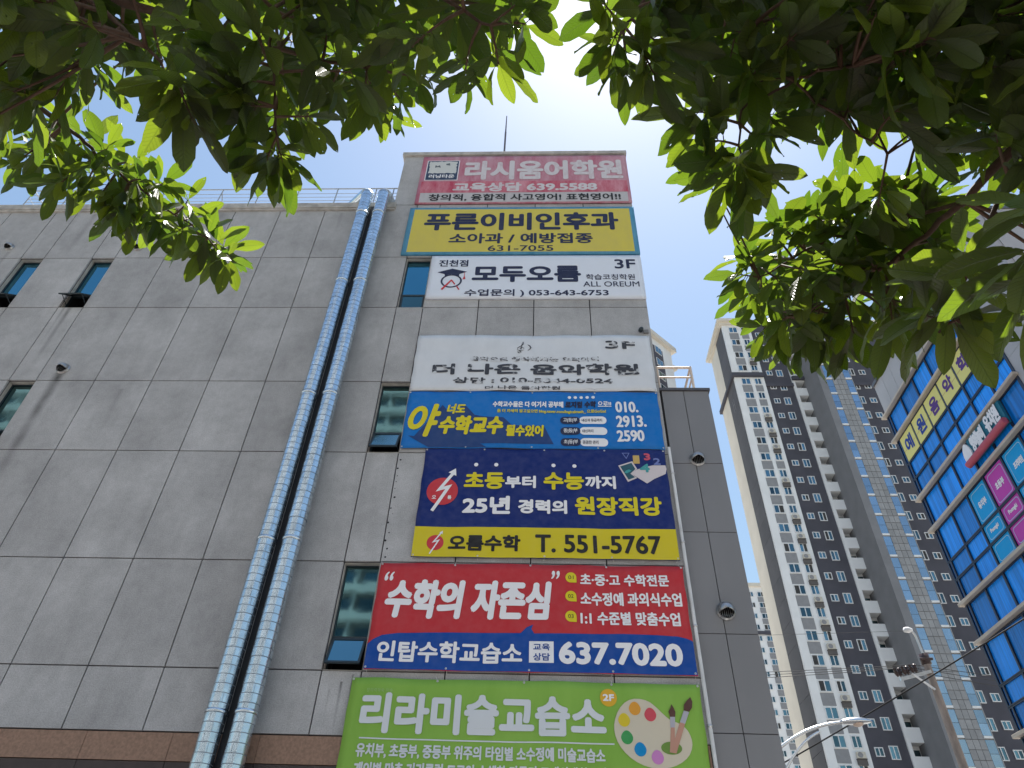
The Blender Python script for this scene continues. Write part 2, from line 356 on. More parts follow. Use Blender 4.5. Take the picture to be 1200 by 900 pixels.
mb = MB()
for i in range(13):
    q = R.uniform(.008, .02); mb.lathe((-2.44+R.uniform(-.03, .03), 10.0, 8.7-i*.16+R.uniform(-.04, .04)), (0, -1, 0), [(q, 0), (q*.7, .003), (0, .004)], 8)
tag(mb.build('sealant_blobs', M_joint, bld), kind='stuff')
def window(x0, x1, z0, z1, kind):
    f = MB(); y0, y1 = 10.12, 10.18; t = .028; zt = z0+(z1-z0)*.305
    f.box(x0+.004, x0+t, y0, y1, z0+.004, z1-.004); f.box(x1-t, x1-.004, y0, y1, z0+.004, z1-.004)
    f.box(x0+t, x1-t, y0, y1, z1-t, z1-.004); f.box(x0+t, x1-t, y0, y1, z0+.004, z0+t); f.box(x0+t, x1-t, y0-.005, y1, zt-.02, zt+.02)
    fr = f.build('window', M_frame, bld)
    p = MB(); p.box(x0+t, x1-t, 10.145, 10.155, zt+.02, z1-t); p.build('pane', M_pane if kind in 'AL' else M_pane2, fr)
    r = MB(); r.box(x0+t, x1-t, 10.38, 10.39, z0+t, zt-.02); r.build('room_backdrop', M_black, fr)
    ang = {'A': 0.0, 'B': radians(24), 'L': radians(48), 'M': radians(48)}[kind]
    hz = zt-.022; h = hz-(z0+t)-.004; a = Vector((0, -sin(ang), -cos(ang))); n = Vector((0, -cos(ang), sin(ang)))
    s = MB(); o = Vector((x0+t+.006, 10.125, hz)); wd = Vector((x1-x0-2*t-.012, 0, 0)); b = .032; th = n*.03
    s.obox(o, wd, a*b, th); s.obox(o+a*(h-b), wd, a*b, th); s.obox(o+a*b, Vector((b, 0, 0)), a*(h-2*b), th); s.obox(o+a*b+wd-Vector((b, 0, 0)), Vector((b, 0, 0)), a*(h-2*b), th)
    if ang:
        for xx in (x0+t+.02, x1-t-.032): s.obox(Vector((xx, 10.13, z0+t+.12)), (.012, 0, 0), (0, .0, .012), Vector((0, a.y*h*.8-.005, hz+a.z*h*.8-(z0+t+.12))))
    s.build('awning_sash', M_frame, fr)
    q = MB(); q.obox(o+a*b+Vector((b, 0, 0))+n*.011, wd-Vector((2*b, 0, 0)), a*(h-2*b), n*.008); q.build('sash_pane', M_sash if kind != 'A' else M_pane2, fr)
    l = MB(); l.box(x0+.004, x1-.004, 10.045, 10.12, z1-.012, z1-.003); l.box(x0+.003, x0+.012, 10.045, 10.12, z0+.01, z1-.012); l.box(x1-.012, x1-.003, 10.045, 10.12, z0+.01, z1-.012); l.box(x0+.003, x1-.003, 10.01, 10.12, z0+.002, z0+.012)
    l.build('reveal', M_cop, fr)
for (xi, zi), k in WIN.items(): window(XJ[xi], XJ[xi+1], ZJ[zi], ZJ[zi+1], k)

# ------------------------------------------------------------------ the narrow metal clad wing to the right
M_metal = mat('grey_metal_panel', (.215, .215, .225), .45, .0, var=.06, scale=1.2, tone=.04, stretch=(1, 1, .4), spec=.4)
M_metcap = mat('dark_metal_cap', (.09, .09, .10), .4, var=.1)
wing = thing('building_wing', 'narrow dark grey metal panel wing to the right of the banners', 'building', (2.7, 10, 0))
mb = MB()
for x0, x1 in ((2.30, 2.71), (2.71, 3.18)):
    zz = [0, 3.0, 4.36, 5.70, 7.36, 8.70, 10.36]
    for a, b in zip(zz, zz[1:]):
        mb.t = R.random(); mb.box(x0+.006, x1-.006, 10.06, 10.10, a+.006, b-.006)
mb.build('wall', M_metal, wing, tone=True)
mb = MB(); mb.box(2.24, 3.16, 10.10, 20, 0, 10.34); mb.build('backing_wall', M_joint, wing)
mb = MB()
for a in range(0, 10):
    for z0, z1 in ((0, 4.36), (4.36, 7.36), (7.36, 10.36)): mb.t = R.random(); mb.box(3.165, 3.19, 10.11+a*.98, 11.08+a*.98, z0+.006, z1-.006)
mb.build('side_wall', M_metal, wing, tone=True)
mb = MB(); mb.box(2.25, 3.21, 10.03, 20, 10.365, 10.42); mb.build('roof_cap', M_metcap, wing)

# ------------------------------------------------------------------ roof railings
def railing(name, label, posts, rails, M, r=.022, braces=()):
    t = thing(name, label, 'railing', posts[0][0])
    mb = MB()
    for a, b, rr in rails: mb.tube([a, b], rr, 8)
    mb.build('rail', M, t)
    for p, q in posts:
        mb = MB(); mb.tube([p, q], r, 8); mb.box(p[0]-.05, p[0]+.05, p[1]-.05, p[1]+.05, p[2], p[2]+.01); mb.build('post', M, t)
    for p, q in braces:
        mb = MB(); mb.tube([p, q], r*.8, 8); mb.build('brace', M, t)
    return t
M_rail = mat('galvanised_rail', (.34, .37, .40), .4, .2, var=.1)
Yr = 10.3
px = [-13.62]+[-12.56+i*1.03 for i in range(9)]+[-3.86]
rl = [((-13.62, Yr, z), (-3.75, Yr, z), rr) for z, rr in ((17.62, .018), (17.40, .008), (17.24, .008), (17.08, .008), (16.92, .008), (16.74, .008))]
rl += [((-13.62, Yr, z), (-13.62, 15, z), rr) for z, rr in ((17.62, .018), (17.3, .008), (17.0, .008))]
railing('roof_railing', 'long thin metal railing along the lower grey roof', [((x, Yr, 16.44), (x, Yr, 17.62)) for x in px], rl, M_rail, .016,
        [((-8.44+.12, Yr+.5, 16.44), (-8.44, Yr, 17.5))])
M_peach = mat('cream_painted_rail', (.72, .60, .50), .5, var=.12)
Yr = 10.25
railing('roof_railing', 'short cream pipe railing on the metal panel wing', [((2.98, Yr, 10.42), (2.98, Yr, 11.16)), ((2.98, 11.3, 10.42), (2.98, 11.3, 11.16)), ((2.98, 12.6, 10.42), (2.98, 12.6, 11.16)), ((2.32, Yr, 10.42), (2.32, Yr, 11.16))],
        [((2.28, Yr, z), (3.0, Yr, z), rr) for z, rr in ((11.14, .026), (10.88, .020), (10.52, .020))]+[((2.98, Yr, z), (2.98, 14, z), rr) for z, rr in ((11.14, .024), (10.88, .018), (10.52, .018))], M_peach, .026)

# ------------------------------------------------------------------ two foil clad ducts
M_foil = mat('aluminium_cladding', (.64, .73, .80), .26, 1.0, var=.15, scale=5, bump=.15, bscale=9)  # base colour tinted blue for the sky the foil mirrors
M_seam = mat('duct_seam', (.26, .30, .35), .5, .6)
def duct(label, xc, r, turn, elbow_r):
    t = thing('exhaust_duct', label, 'duct', (xc, 9.70, 0), 'silver ducts up the grey wall')
    y = 9.72; prof = []; z = 0.2; i = 0
    pitch = .122
    rr = random.Random(int(xc*100))
    mb = MB(); n = 28
    while z < 16.36:
        z1 = z+pitch; j = rr.uniform(-.002, .002); k = r+j
        for a, b, ra, rb, mi in ((z, z+.011, k-.0015, k-.0015, 1), (z+.011, z1, k, k-.0008, 0)):
            vs = []
            for q, h in ((ra, a), (rb, b)):
                for s in range(n): vs.append((xc+q*cos(2*pi*s/n), y+q*sin(2*pi*s/n), h))
            mb.mesh(vs, [(s, (s+1) % n, n+(s+1) % n, n+s) for s in range(n)], mi, mi == 0)
        # longitudinal lap of each sheet, offset from ring to ring
        for aa in (rr.uniform(3.6, 4.3), rr.uniform(4.6, 5.3)):
            mb.obox((xc+(k+.0005)*cos(aa), y+(k+.0005)*sin(aa), z+.012), (.004, 0, 0), (0, .004, 0), (0, 0, pitch-.02), 1)
        z = z1
    mb.build('duct_body', [M_foil, M_seam], t)
    for z in (4.35, 6.9, 9.9, 13.1, 15.6):
        b = MB(); b.lathe((xc, y, z), (0, 0, 1), [(r, 0), (r+.012, 0), (r+.012, .05), (r, .05)], 28); b.build('clamp_band', M_foil, t)
        b = MB(); b.box(xc-.02, xc+.02, y+r-.01, 9.999, z+.005, z+.045); b.build('wall_bracket', M_seam, t)
    # lobster-back elbow over the parapet
    d = Vector((turn[0], turn[1], 0)).normalized(); pts = []; c0 = Vector((xc, y, z1))
    for s in range(8):
        a = pi/2*s/7; pts.append(c0+d*(elbow_r*(1-cos(a)))+Vector((0, 0, elbow_r*sin(a))))
    pts.append(pts[-1]+d*2.4)
    e = MB()
    for a, b in zip(pts, pts[1:]): e.tube([a-(b-a)*.02, b], [r+.003, r-.001], 28, smooth=True, cap=True)
    e.build('elbow', M_foil, t)
    return t
dl = duct('left silver foil clad duct rising up the grey wall', -4.265, .142, (-.75, .66), .15)
dr = duct('right silver foil clad duct, nearer the banners', -3.862, .145, (.22, .97), .15)
mb = MB(); mb.box(-4.145, -3.985, 9.82, 9.90, .2, 16.1); mb.box(-4.12, -4.01, 9.90, 9.998, .2, 16.1); mb.build('gap_strip', mat('black_strip', (.012, .014, .02), .6), dl)  # flat black strip added behind the ducts to darken the gap between them

# ------------------------------------------------------------------ round vent cowls
M_vent = mat('worn_vent_steel', (.40, .40, .40), .35, .9, var=.25, scale=20)
def vent(x, z, y, r, label, flange=True):
    t = thing('vent_cowl', label, 'vent', (x, y, z), 'round vent cowls on the walls')
    f = MB(); f.lathe((x, y, z), (0, -1, 0), [(r*1.18, 0), (r*1.18, .012), (r*1.02, .016), (r*1.0, .05)], 28); f.build('flange', M_vent, t)
    # hood: the upper part of a dome, open towards the ground
    h = MB(); n, k = 24, 10; vs = []
    for j in range(k+1):
        e = pi/2*j/k
        for i in range(n+1):
            a = -radians(20)+(pi+radians(40))*i/n
            q = r*cos(e); vs.append((x+q*cos(a), y-.03-r*1.05*sin(e), z+q*sin(a)))
    fs = [(j*(n+1)+i, j*(n+1)+i+1, (j+1)*(n+1)+i+1, (j+1)*(n+1)+i) for j in range(k) for i in range(n)]
    h.mesh(vs, fs, 0, True); ho = h.build('hood', M_vent, t)
    s = ho.modifiers.new('solid', 'SOLIDIFY'); s.thickness = .006
    d = MB(); d.mesh([(x+r*.93*cos(2*pi*i/20), y-.02, z+r*.93*sin(2*pi*i/20)) for i in range(20)], [tuple(range(20))]); d.build('dark_opening', M_black, t)
    g = MB()
    for i in range(-3, 4): g.box(x+i*r*.25-.003, x+i*r*.25+.003, y-.03, y-.024, z-r*.8, z+r*.4)
    g.build('grille', M_vent, t)
vent(-12.66, 14.76, 9.995, .095, 'small round vent cowl near the roof at the far left')
vent(-9.50, 10.82, 9.995, .11, 'small round vent cowl with a long dark stain below it')
vent(-9.50, 14.72, 9.995, .095, 'small round vent cowl half hidden behind the leafy spray')
vent(2.745, 8.78, 10.055, .115, 'round steel vent cowl, upper one on the metal panel wing')
vent(2.765, 6.04, 10.055, .12, 'round steel vent cowl, lower one on the metal panel wing')

# lightning rod, small fixture and drain pipe
t = thing('lightning_rod', 'thin dark lightning rod standing on the tower roof', 'lightning rod', (-1.18, 12, 18.6))
mb = MB(); mb.tube([(-1.18, 12, 18.6), (-1.18, 12, 23.6)], .032, 8); mb.build('mast', mat('rod_metal', (.16, .14, .14), .5, .5), t)
mb = MB(); mb.tube([(-1.18, 12, 23.6), (-1.18, 12, 24.7)], [.026, .016], 8); mb.build('tip', MATS['rod_metal'], t)
mb = MB(); mb.lathe((-1.18, 12, 18.6), (0, 0, 1), [(.12, 0), (.12, .02), (.04, .06), (.03, .2)], 12); mb.build('base', MATS['rod_metal'], t)
t = thing('wall_fixture', 'tiny dark fixture clamped to the corner above the faded white banner', 'fixture', (2.05, 9.97, 11.9))
mb = MB(); mb.lathe((2.04, 9.95, 11.90), (.2, -1, -.3), [(.0, -.02), (.045, -.02), (.05, .03), (.035, .08), (0, .085)], 14); mb.build('lamp_head', M_frame, t)
mb = MB(); mb.box(2.10, 2.20, 9.96, 10.0, 11.84, 11.93); mb.tube([(2.15, 9.97, 11.9), (2.05, 9.96, 11.9)], .012, 8); mb.build('bracket', mat('grey_bracket', (.2, .2, .2), .5), t)
t = thing('drain_pipe', 'thin weathered white drain pipe at the right edge of the banners', 'pipe', (2.265, 9.95, 0))
mb = MB(); mb.tube([(2.262, 9.96, .2), (2.262, 9.96, 8.96)], .027, 12); mb.build('pipe', mat('white_pipe', (.62, .63, .64), .45, var=.25, scale=8, stretch=(1, 1, .3)), t)
mb = MB()
for z in (4.4, 5.75, 7.1, 8.4): mb.lathe((2.262, 9.96, z), (0, 0, 1), [(.027, 0), (.035, 0), (.035, .03), (.027, .03)], 12); mb.box(2.25, 2.28, 9.985, 10.0, z, z+.03)
mb.build('pipe_clip', M_steel, t)
# ------------------------------------------------------------------ the advertising banners
LIM = .13
YB = 9.95
def banner(label, x0, x1, z0, z1, m, cloth=True, amp=.004, seed=0.0, cat='banner', name='advertising_banner', ropes=True):
    t = thing(name, label, cat, ((x0+x1)/2, YB, z0), 'advertising banners on the building')
    def w(x, z):
        if not cloth: return 0.0
        e = min(x-x0, x1-x, z-z0, z1-z); k = 1.0
        s = seed
        return amp*(sin(2.3*x+1.1*z+s)+.7*sin(4.9*x-3.1*z+2*s)+.5*sin(1.7*z-7.3*x+s)+.5*sin(9.1*z+2.0*x+s*3))
    def edge(x, z):
        """sagging hems between the tie points"""
        if not cloth: return x, z
        u = (x-x0)/(x1-x0); v = (z-z0)/(z1-z0)
        z += .010*(abs(sin(u*pi*4))-.5)*((1-v)**6) - .012*abs(sin(u*pi*4+seed))*(v**6)
        x += .012*abs(sin(v*pi*3+seed))*((1-u)**8) - .012*abs(sin(v*pi*3))*(u**8)
        return x, z
    def surf(x, z, lift=0.0): return (x, YB-lift+w(x, z), z)
    mb = MB(); nx, nz = 44, max(10, int((z1-z0)/.11)); vs = []
    for j in range(nz+1):
        for i in range(nx+1):
            x, z = x0+(x1-x0)*i/nx, z0+(z1-z0)*j/nz; p = surf(x, z); ex, ez = edge(x, z); vs.append((ex, p[1], ez))
    fs = [(j*(nx+1)+i, j*(nx+1)+i+1, (j+1)*(nx+1)+i+1, (j+1)*(nx+1)+i) for j in range(nz) for i in range(nx)]
    mb.mesh(vs, fs, 0, True)
    so_ = mb.build('sheet', m, t)
    md = so_.modifiers.new('thickness', 'SOLIDIFY'); md.thickness = .004 if cloth else .05; md.offset = -1 if cloth else -1
    if cloth and ropes:
        gm = MB(); rp = MB()
        n = 4
        for i in range(n+1):
            for zz, dz in ((z0+.03, -.06), (z1-.03, .06)):
                x = min(max(x0+(x1-x0)*i/n, x0+.03), x1-.03); p = surf(x, zz, .003)
                gm.lathe(p, (0, -1, 0), [(.006, .004), (.012, .006), (.016, 0)], 10); rp.tube([p, (x+R.uniform(-.03, .03), 9.985, zz+dz)], .0035, 5)
        gm.build('grommet', M_steel, t); rp.build('tie_cord', mat('tie_cord', (.7, .7, .68), .7), t)
    return t, surf
def parts(t, name, m, fn, label=None, one=False):
    mb = MB() if one else Printer(); fn(mb); os_ = [mb.build(name, m, t)] if one else mb.build_all(name, m, t)
    for o in os_:
        if label: o['label'] = label
    return os_[0]
def stroke(mb, pts, wd, surf, lift, lim=None):
    """a mitred line of even width"""
    L_, R_ = [], []
    P_ = [Vector(p) for p in pts]
    for i, p in enumerate(P_):
        d0 = (p-P_[i-1]).normalized() if i else (P_[1]-p).normalized(); d1 = (P_[i+1]-p).normalized() if i < len(P_)-1 else d0
        n0 = Vector((-d0.y, d0.x)); n1 = Vector((-d1.y, d1.x)); m_ = n0+n1
        m_ = m_.normalized() if m_.length > .3 else n0
        k = wd/2/max(.35, m_.dot(n0)); L_.append(tuple(p+m_*k)); R_.append(tuple(p-m_*k))
    n = len(P_); lay(mb, L_+R_, [(i, i+1, n+i+1, n+i) for i in range(n-1)], surf, lift, 0, lim)
I_white = ink('white_print', (.86, .86, .89)); I_black = ink('black_print', (.02, .02, .022)); I_navyt = ink('navy_print', (.02, .028, .075))
I_yel = ink('yellow_print', (.72, .62, .02)); I_red = ink('red_print', (.58, .045, .06)); I_dnavy = ink('shadow_navy_print', (.018, .055, .19))

# 1 faded red and white sign at the top
t, S = banner('faded pink and red signboard with a white lower strip, topmost of the banners', -3.13, 2.255, 16.42, 18.58, faded('sun_bleached_pink', (.44, .12, .18), (.56, .34, .39), 2.5, (1, 1, .22)), cloth=False)
parts(t, 'lower_strip', faded('dirty_white_strip', (.56, .55, .56), (.46, .44, .45), 3), lambda b: poly(b, rect(-3.03, 2.17, 16.45, 16.86), S, .003))
parts(t, 'red_band', faded('bleached_red', (.46, .055, .10), (.62, .28, .33), 3, (1, 1, .3)), lambda b: poly(b, rect(-3.06, 2.2, 16.868, 17.38), S, .003))
parts(t, 'lettering', faded('dull_white_letters', (.64, .61, .63), (.52, .36, .40), 6, (1, 1, .4), .5, .8), lambda b: (write(b, '라시움어학원', (-1.98, 2.12, 17.44, 18.35), S, .006, .04), write(b, '교육상담 639.5588', (-2.23, 1.43, 16.91, 17.31), S, .006, .05)))
parts(t, 'slogan_lettering', I_black, lambda b: write(b, '창의적, 융합적 사고영어! 표현영어!!', (-2.80, 1.99, 16.49, 16.80), S, .006, .03))
e = parts(t, 'emblem', I_white, lambda b: poly(b, rect(-3.0, -2.14, 17.43, 18.37), S, .005))
def emblem1(b):
    poly(b, rect(-2.98, -2.16, 17.45, 18.35), S, .007)
emb = parts(e, 'emblem_field', ink('emblem_navy', (.035, .06, .12)), emblem1)
rr = random.Random(3)
pts = []
for a, b_, n in (((-2.93, 17.76), (-2.21, 17.76), 12), ((-2.21, 17.76), (-2.21, 18.31), 9), ((-2.21, 18.31), (-2.93, 18.31), 12), ((-2.93, 18.31), (-2.93, 17.76), 9)):
    for i in range(n): pts.append((a[0]+(b_[0]-a[0])*i/n+rr.uniform(-.018, .018), a[1]+(b_[1]-a[1])*i/n+rr.uniform(-.018, .018)))
parts(e, 'emblem_picture', ink('emblem_pale', (.60, .62, .60)), lambda b: poly(b, pts, S, .009))
parts(e, 'emblem_marks', ink('emblem_grey', (.12, .14, .16)), lambda b: (write(b, '러닝타운', (-2.9, -2.23, 17.52, 17.69), S, .0105, .02, mi=0), poly(b, [(-2.78, 18.02), (-2.70, 18.05), (-2.62, 18.02), (-2.66, 18.14), (-2.72, 18.09), (-2.77, 18.15)], S, .011), poly(b, [(-2.48, 18.14), (-2.38, 18.12), (-2.40, 18.24), (-2.50, 18.20)], S, .011)))
parts(e, 'emblem_lettering', I_white, lambda b: write(b, '러닝타운', (-2.9, -2.23, 17.52, 17.69), S, .013, .03))

# 2 yellow sign with blue border
t, S = banner('yellow signboard with a blue border, second from the top', -3.20, 2.265, 14.39, 16.22, faded('worn_blue_border', (.055, .24, .40), (.12, .33, .48), 4), cloth=False)
parts(t, 'yellow_field', faded('worn_yellow', (.66, .56, .085), (.60, .51, .11), 2.0, (1, 1, .5)), lambda b: poly(b, rect(-3.08, 2.15, 14.47, 16.14), S, .003))
parts(t, 'lettering', I_navyt, lambda b: (write(b, '푸른이비인후과', (-2.79, 1.86, 15.28, 15.99), S, .006, .04), write(b, '소아과 / 예방접종', (-2.14, 1.22, 14.77, 15.165), S, .006, .035), write(b, '631-7055', (-1.207, .302, 14.49, 14.70), S, .006, .02)))

# 3 white sign with a mortarboard emblem
t, S = banner('white signboard with a mortarboard emblem beside the narrow blue window', -2.46, 2.255, 12.88, 14.32, ink('cool_white_board', (.74, .79, .88)), cloth=False)
parts(t, 'lettering', I_navyt, lambda b: (write(b, '진천점', (-2.277, -1.617, 13.936, 14.171), S, .004, .03), write(b, '3F', (1.655, 2.119, 13.85, 14.18), S, .004, .03), write(b, '모두오름', (-1.505, .899, 13.398, 13.961), S, .004, .045),
      write(b, '학습코칭학원', (1.005, 2.07, 13.469, 13.662), S, .004, .015), write(b, 'ALL OREUM', (.936, 2.148, 13.243, 13.416), S, .004, .01), write(b, '수업문의 ) 053-643-6753', (-1.633, 1.467, 12.905, 13.165), S, .004, .025)))
def cap(b):
    poly(b, [(-2.284, 13.735), (-1.958, 13.862), (-1.618, 13.752), (-1.789, 13.674), (-1.79, 13.606), (-1.857, 13.645), (-1.96, 13.669), (-2.047, 13.649), (-2.106, 13.607), (-2.119, 13.675)], S, .006)
    ring(b, disc(-1.95, 13.44, .235, .225), disc(-1.95, 13.44, .195, .185), S, .005)
e = parts(t, 'emblem', I_navyt, cap, one=True)
parts(e, 'emblem_accent', I_red, lambda b: (poly(b, [(-2.158, 13.167), (-1.963, 13.48), (-1.937, 13.48), (-1.85, 13.336), (-1.873, 13.313), (-1.946, 13.432), (-2.119, 13.138)], S, .008), poly(b, [(-1.831, 13.26), (-1.808, 13.279), (-1.744, 13.151), (-1.772, 13.138)], S, .008),
      poly(b, [(-1.685, 13.74), (-1.675, 13.74), (-1.665, 13.6), (-1.64, 13.5), (-1.71, 13.49), (-1.68, 13.6)], S, .008)))

# 4 white banner whose print is flaking off
WB = (.72, .75, .79)
t, S = banner('white cloth banner with flaking black letters and a treble clef', -2.48, 2.20, 10.255, 11.745, faded('weathered_white_cloth', (.72, .75, .79), (.64, .67, .71), 1.5, (1, 1, .6)), amp=.009, seed=1.0)
F1 = ink('flaking_letters', (.06, .065, .08), .20, WB, fscale=7); F2 = ink('badly_flaked_letters', (.10, .105, .12), .55, WB, fscale=16)
parts(t, 'lettering', F1, lambda b: (write(b, '3F', (1.297, 1.889, 11.35, 11.565), S, .008, .05, lim=LIM), write(b, '더 나은 음악학원', (-2.092, 1.906, 10.657, 10.947), S, .008, .06, lim=LIM), write(b, '상담 : 010-5044-0524', (-1.666, 1.387, 10.435, 10.59), S, .008, .045, lim=LIM), write(b, '더 나은 음악학원', (-1.039, .387, 10.275, 10.37), S, .008, .03, lim=LIM)))
parts(t, 'small_lettering', F2, lambda b: write(b, '음악으로 행복해지는 우리아이', (-1.36, 1.15, 11.009, 11.134), S, .008, .04, lim=LIM), 'almost worn away line of small letters')
def clef(b):
    pts = [(-.40, 11.23), (-.44, 11.26), (-.40, 11.29), (-.375, 11.25), (-.37, 11.35), (-.36, 11.45), (-.35, 11.53), (-.33, 11.55), (-.325, 11.50), (-.37, 11.44), (-.44, 11.38), (-.45, 11.33), (-.40, 11.30), (-.33, 11.31), (-.31, 11.36), (-.35, 11.40), (-.39, 11.37), (-.37, 11.34)]
    b.tube([S(x, z, .008) for x, z in pts], .006, 6)
    b.tube([S(x, z, .008) for x, z in ((-.245, 11.475), (-.20, 11.44), (-.178, 11.39), (-.20, 11.34), (-.24, 11.31))], [.004, .012, .014, .01, .004], 6)
parts(t, 'emblem', F1, clef, one=True)

# 5 blue banner
t, S = banner('bright blue cloth banner with slanted yellow letters and long shadows', -2.47, 2.195, 8.91, 10.235, ink('blue_cloth', (.005, .17, .55), rough=.6), amp=.0065, seed=2.2)
def long_shadow(b):
    for k, p in enumerate(([(-2.36, 9.18), (-2.25, 9.17), (-1.80, 9.90), (-1.67, 9.72), (-1.60, 9.70), (-1.39, 9.90), (-1.19, 9.66), (-1.02, 9.62), (-.66, 9.60), (-.50, 9.42), (.08, 9.41), (.25, 9.01), (-1.05, 9.008), (-.935, 8.925), (-1.97, 8.925)],)):
        poly(b, p, S, .006, lim=LIM)
parts(t, 'letter_shadow', I_dnavy, long_shadow)
parts(t, 'lettering', I_yel, lambda b: (write(b, '야', (-2.404, -1.806, 9.152, 9.924), S, .010, .04, shear=.25, lim=LIM), write(b, '수학교수', (-1.834, -.652, 9.207, 9.637), S, .010, .05, shear=.15, lim=LIM), write(b, '될수있어', (-.605, .079, 9.168, 9.428), S, .010, .045, shear=.1, lim=LIM),
      write(b, '너도', (-1.712, -1.366, 9.673, 9.915), S, .010, .05, shear=.2, lim=LIM), write(b, '좀 더 자세히 알고싶으면 blog.naver.com/logicalmath_ 으로GoGo!', (-.78, 1.212, 9.70, 9.80), S, .009, .03, lim=LIM)))
def blue_white(b):
    write(b, '수학교수들은 다 여기서 공부해', (-.871, .438, 9.845, 9.99), S, .009, .045, lim=LIM); write(b, '으로!!', (1.071, 1.318, 9.851, 9.988), S, .009, .035, lim=LIM)
    for i in range(5): poly(b, disc(.555+i*.11, 10.095, .032, .034), S, .008, lim=LIM)
    for i, (s, x0, x1, z0, z1) in enumerate((('010.', 1.388, 1.806, 9.73, 9.991), ('2913.', 1.381, 1.923, 9.396, 9.661), ('2590', 1.372, 1.857, 9.069, 9.328))): write(b, s, (x0, x1, z0, z1), S, .009, .04, lim=LIM)
    for z in (9.464, 9.217, 8.97): poly(b, rrect(.72, 1.21, z, z+.172, .08), S, .0075, lim=LIM)
    for z in (9.464, 9.217, 8.97): write(b, {9.464: '고|등|부', 9.217: '중|등|부', 8.97: '초|등|부'}[z], (.43, .68, z+.035, z+.14), S, .011, .02, lim=LIM)
parts(t, 'white_lettering', I_white, blue_white)
parts(t, 'navy_lettering', I_navyt, lambda b: ([poly(b, rrect(.375, .73, z, z+.172, .08), S, .0085, lim=LIM) for z in (9.464, 9.217, 8.97)], write(b, '로지컬 수학', (.466, 1.044, 9.841, 10.0), S, .009, .05, shear=.1, lim=LIM),
      write(b, '내신과 등급까지', (.765, 1.13, 9.515, 9.585), S, .010, .015, lim=LIM), write(b, '내신까지', (.765, .96, 9.265, 9.335), S, .010, .015, lim=LIM), write(b, '꼼꼼한 관리', (.765, 1.04, 9.015, 9.09), S, .010, .015, lim=LIM)))

# 6 navy and yellow banner
t, S = banner('navy and yellow banner with a red disc and lightning arrow', -2.01, 2.18, 6.80, 8.905, ink('navy_cloth', (.006, .022, .155), rough=.6), amp=.0065, seed=3.1)
parts(t, 'yellow_strip', ink('yellow_cloth', (.66, .55, .02), rough=.6), lambda b: poly(b, rect(-2.005, 2.175, 6.805, 7.335), S, .005, lim=LIM))
def navy_white(b):
    write(b, '부터', (-.577, -.057, 8.079, 8.326), S, .009, .05, lim=LIM); write(b, '까지', (.771, 1.286, 8.084, 8.341), S, .009, .05, lim=LIM)
    write(b, '25년', (-1.272, -.476, 7.578, 7.921), S, .009, .05, lim=LIM); write(b, '경력의', (-.349, .458, 7.59, 7.858), S, .009, .05, lim=LIM)
    for x in (-1.09, -.743, .242, .602): poly(b, disc(x, 8.55, .036, .037), S, .008, lim=LIM)
parts(t, 'white_lettering', I_white, navy_white)
parts(t, 'lettering', I_yel, lambda b: (write(b, '초등', (-1.274, -.587, 8.056, 8.398), S, .009, .045, lim=LIM), write(b, '수능', (.072, .755, 8.062, 8.412), S, .009, .045, lim=LIM), write(b, '원장직강', (.584, 2.005, 7.573, 7.932), S, .009, .045, lim=LIM)))
parts(t, 'black_lettering', I_black, lambda b: (write(b, '오름수학', (-1.443, -.293, 6.909, 7.193), S, .009, .045, lim=LIM), write(b, 'T. 551-5767', (-.062, 1.919, 6.891, 7.214), S, .009, .035, lim=LIM)))
e = parts(t, 'emblem', I_red, lambda b: (poly(b, disc(-1.628, 8.01, .264, .266), S, .008, lim=LIM), poly(b, disc(-1.652, 7.053, .135, .136), S, .008, lim=LIM)))
def bolts(b):
    stroke(b, [(-1.765, 7.625), (-1.525, 8.095), (-1.675, 8.045), (-1.462, 8.385)], .056, S, .011, LIM)
    lay(b, [(-1.434, 8.47), (-1.555, 8.385), (-1.415, 8.315)], [(0, 1, 2)], S, .0115, 0, LIM)
    stroke(b, [(-1.722, 6.853), (-1.602, 7.093), (-1.680, 7.066), (-1.572, 7.225)], .022, S, .011, LIM)
    lay(b, [(-1.548, 7.265), (-1.600, 7.232), (-1.545, 7.203)], [(0, 1, 2)], S, .0115, 0, LIM)
parts(e, 'emblem_arrow', I_white, bolts, one=True)
parts(e, 'emblem_lettering', I_white, lambda b: (write(b, '오', (-1.79, -1.72, 7.855, 7.925), S, .011, .04), write(b, '름', (-1.53, -1.465, 7.855, 7.925), S, .011, .04)))
C_pale = ink('picture_pale', (.66, .60, .62)); C_teal = ink('picture_teal', (.06, .34, .36)); C_dteal = ink('picture_slate', (.025, .10, .14)); C_gold = ink('picture_gold', (.60, .42, .14)); C_pink = ink('picture_pink', (.62, .10, .16)); C_lav = ink('picture_lavender', (.17, .22, .52))
pic = parts(t, 'picture', C_pale, lambda b: (poly(b, [(1.552, 8.4), (1.668, 8.481), (1.867, 8.547), (1.942, 8.565), (2.155, 8.567), (2.165, 8.494), (2.139, 8.392), (1.937, 8.289), (1.808, 8.195), (1.676, 8.3)], S, .010, lim=LIM), poly(b, [(1.351, 8.559), (1.597, 8.648), (1.668, 8.489), (1.56, 8.4), (1.652, 8.307), (1.491, 8.227)], S, .008, lim=LIM)))
parts(pic, 'picture_board', C_dteal, lambda b: poly(b, [(1.382, 8.542), (1.58, 8.613), (1.638, 8.488), (1.546, 8.393), (1.618, 8.321), (1.506, 8.27)], S, .0105, lim=LIM))
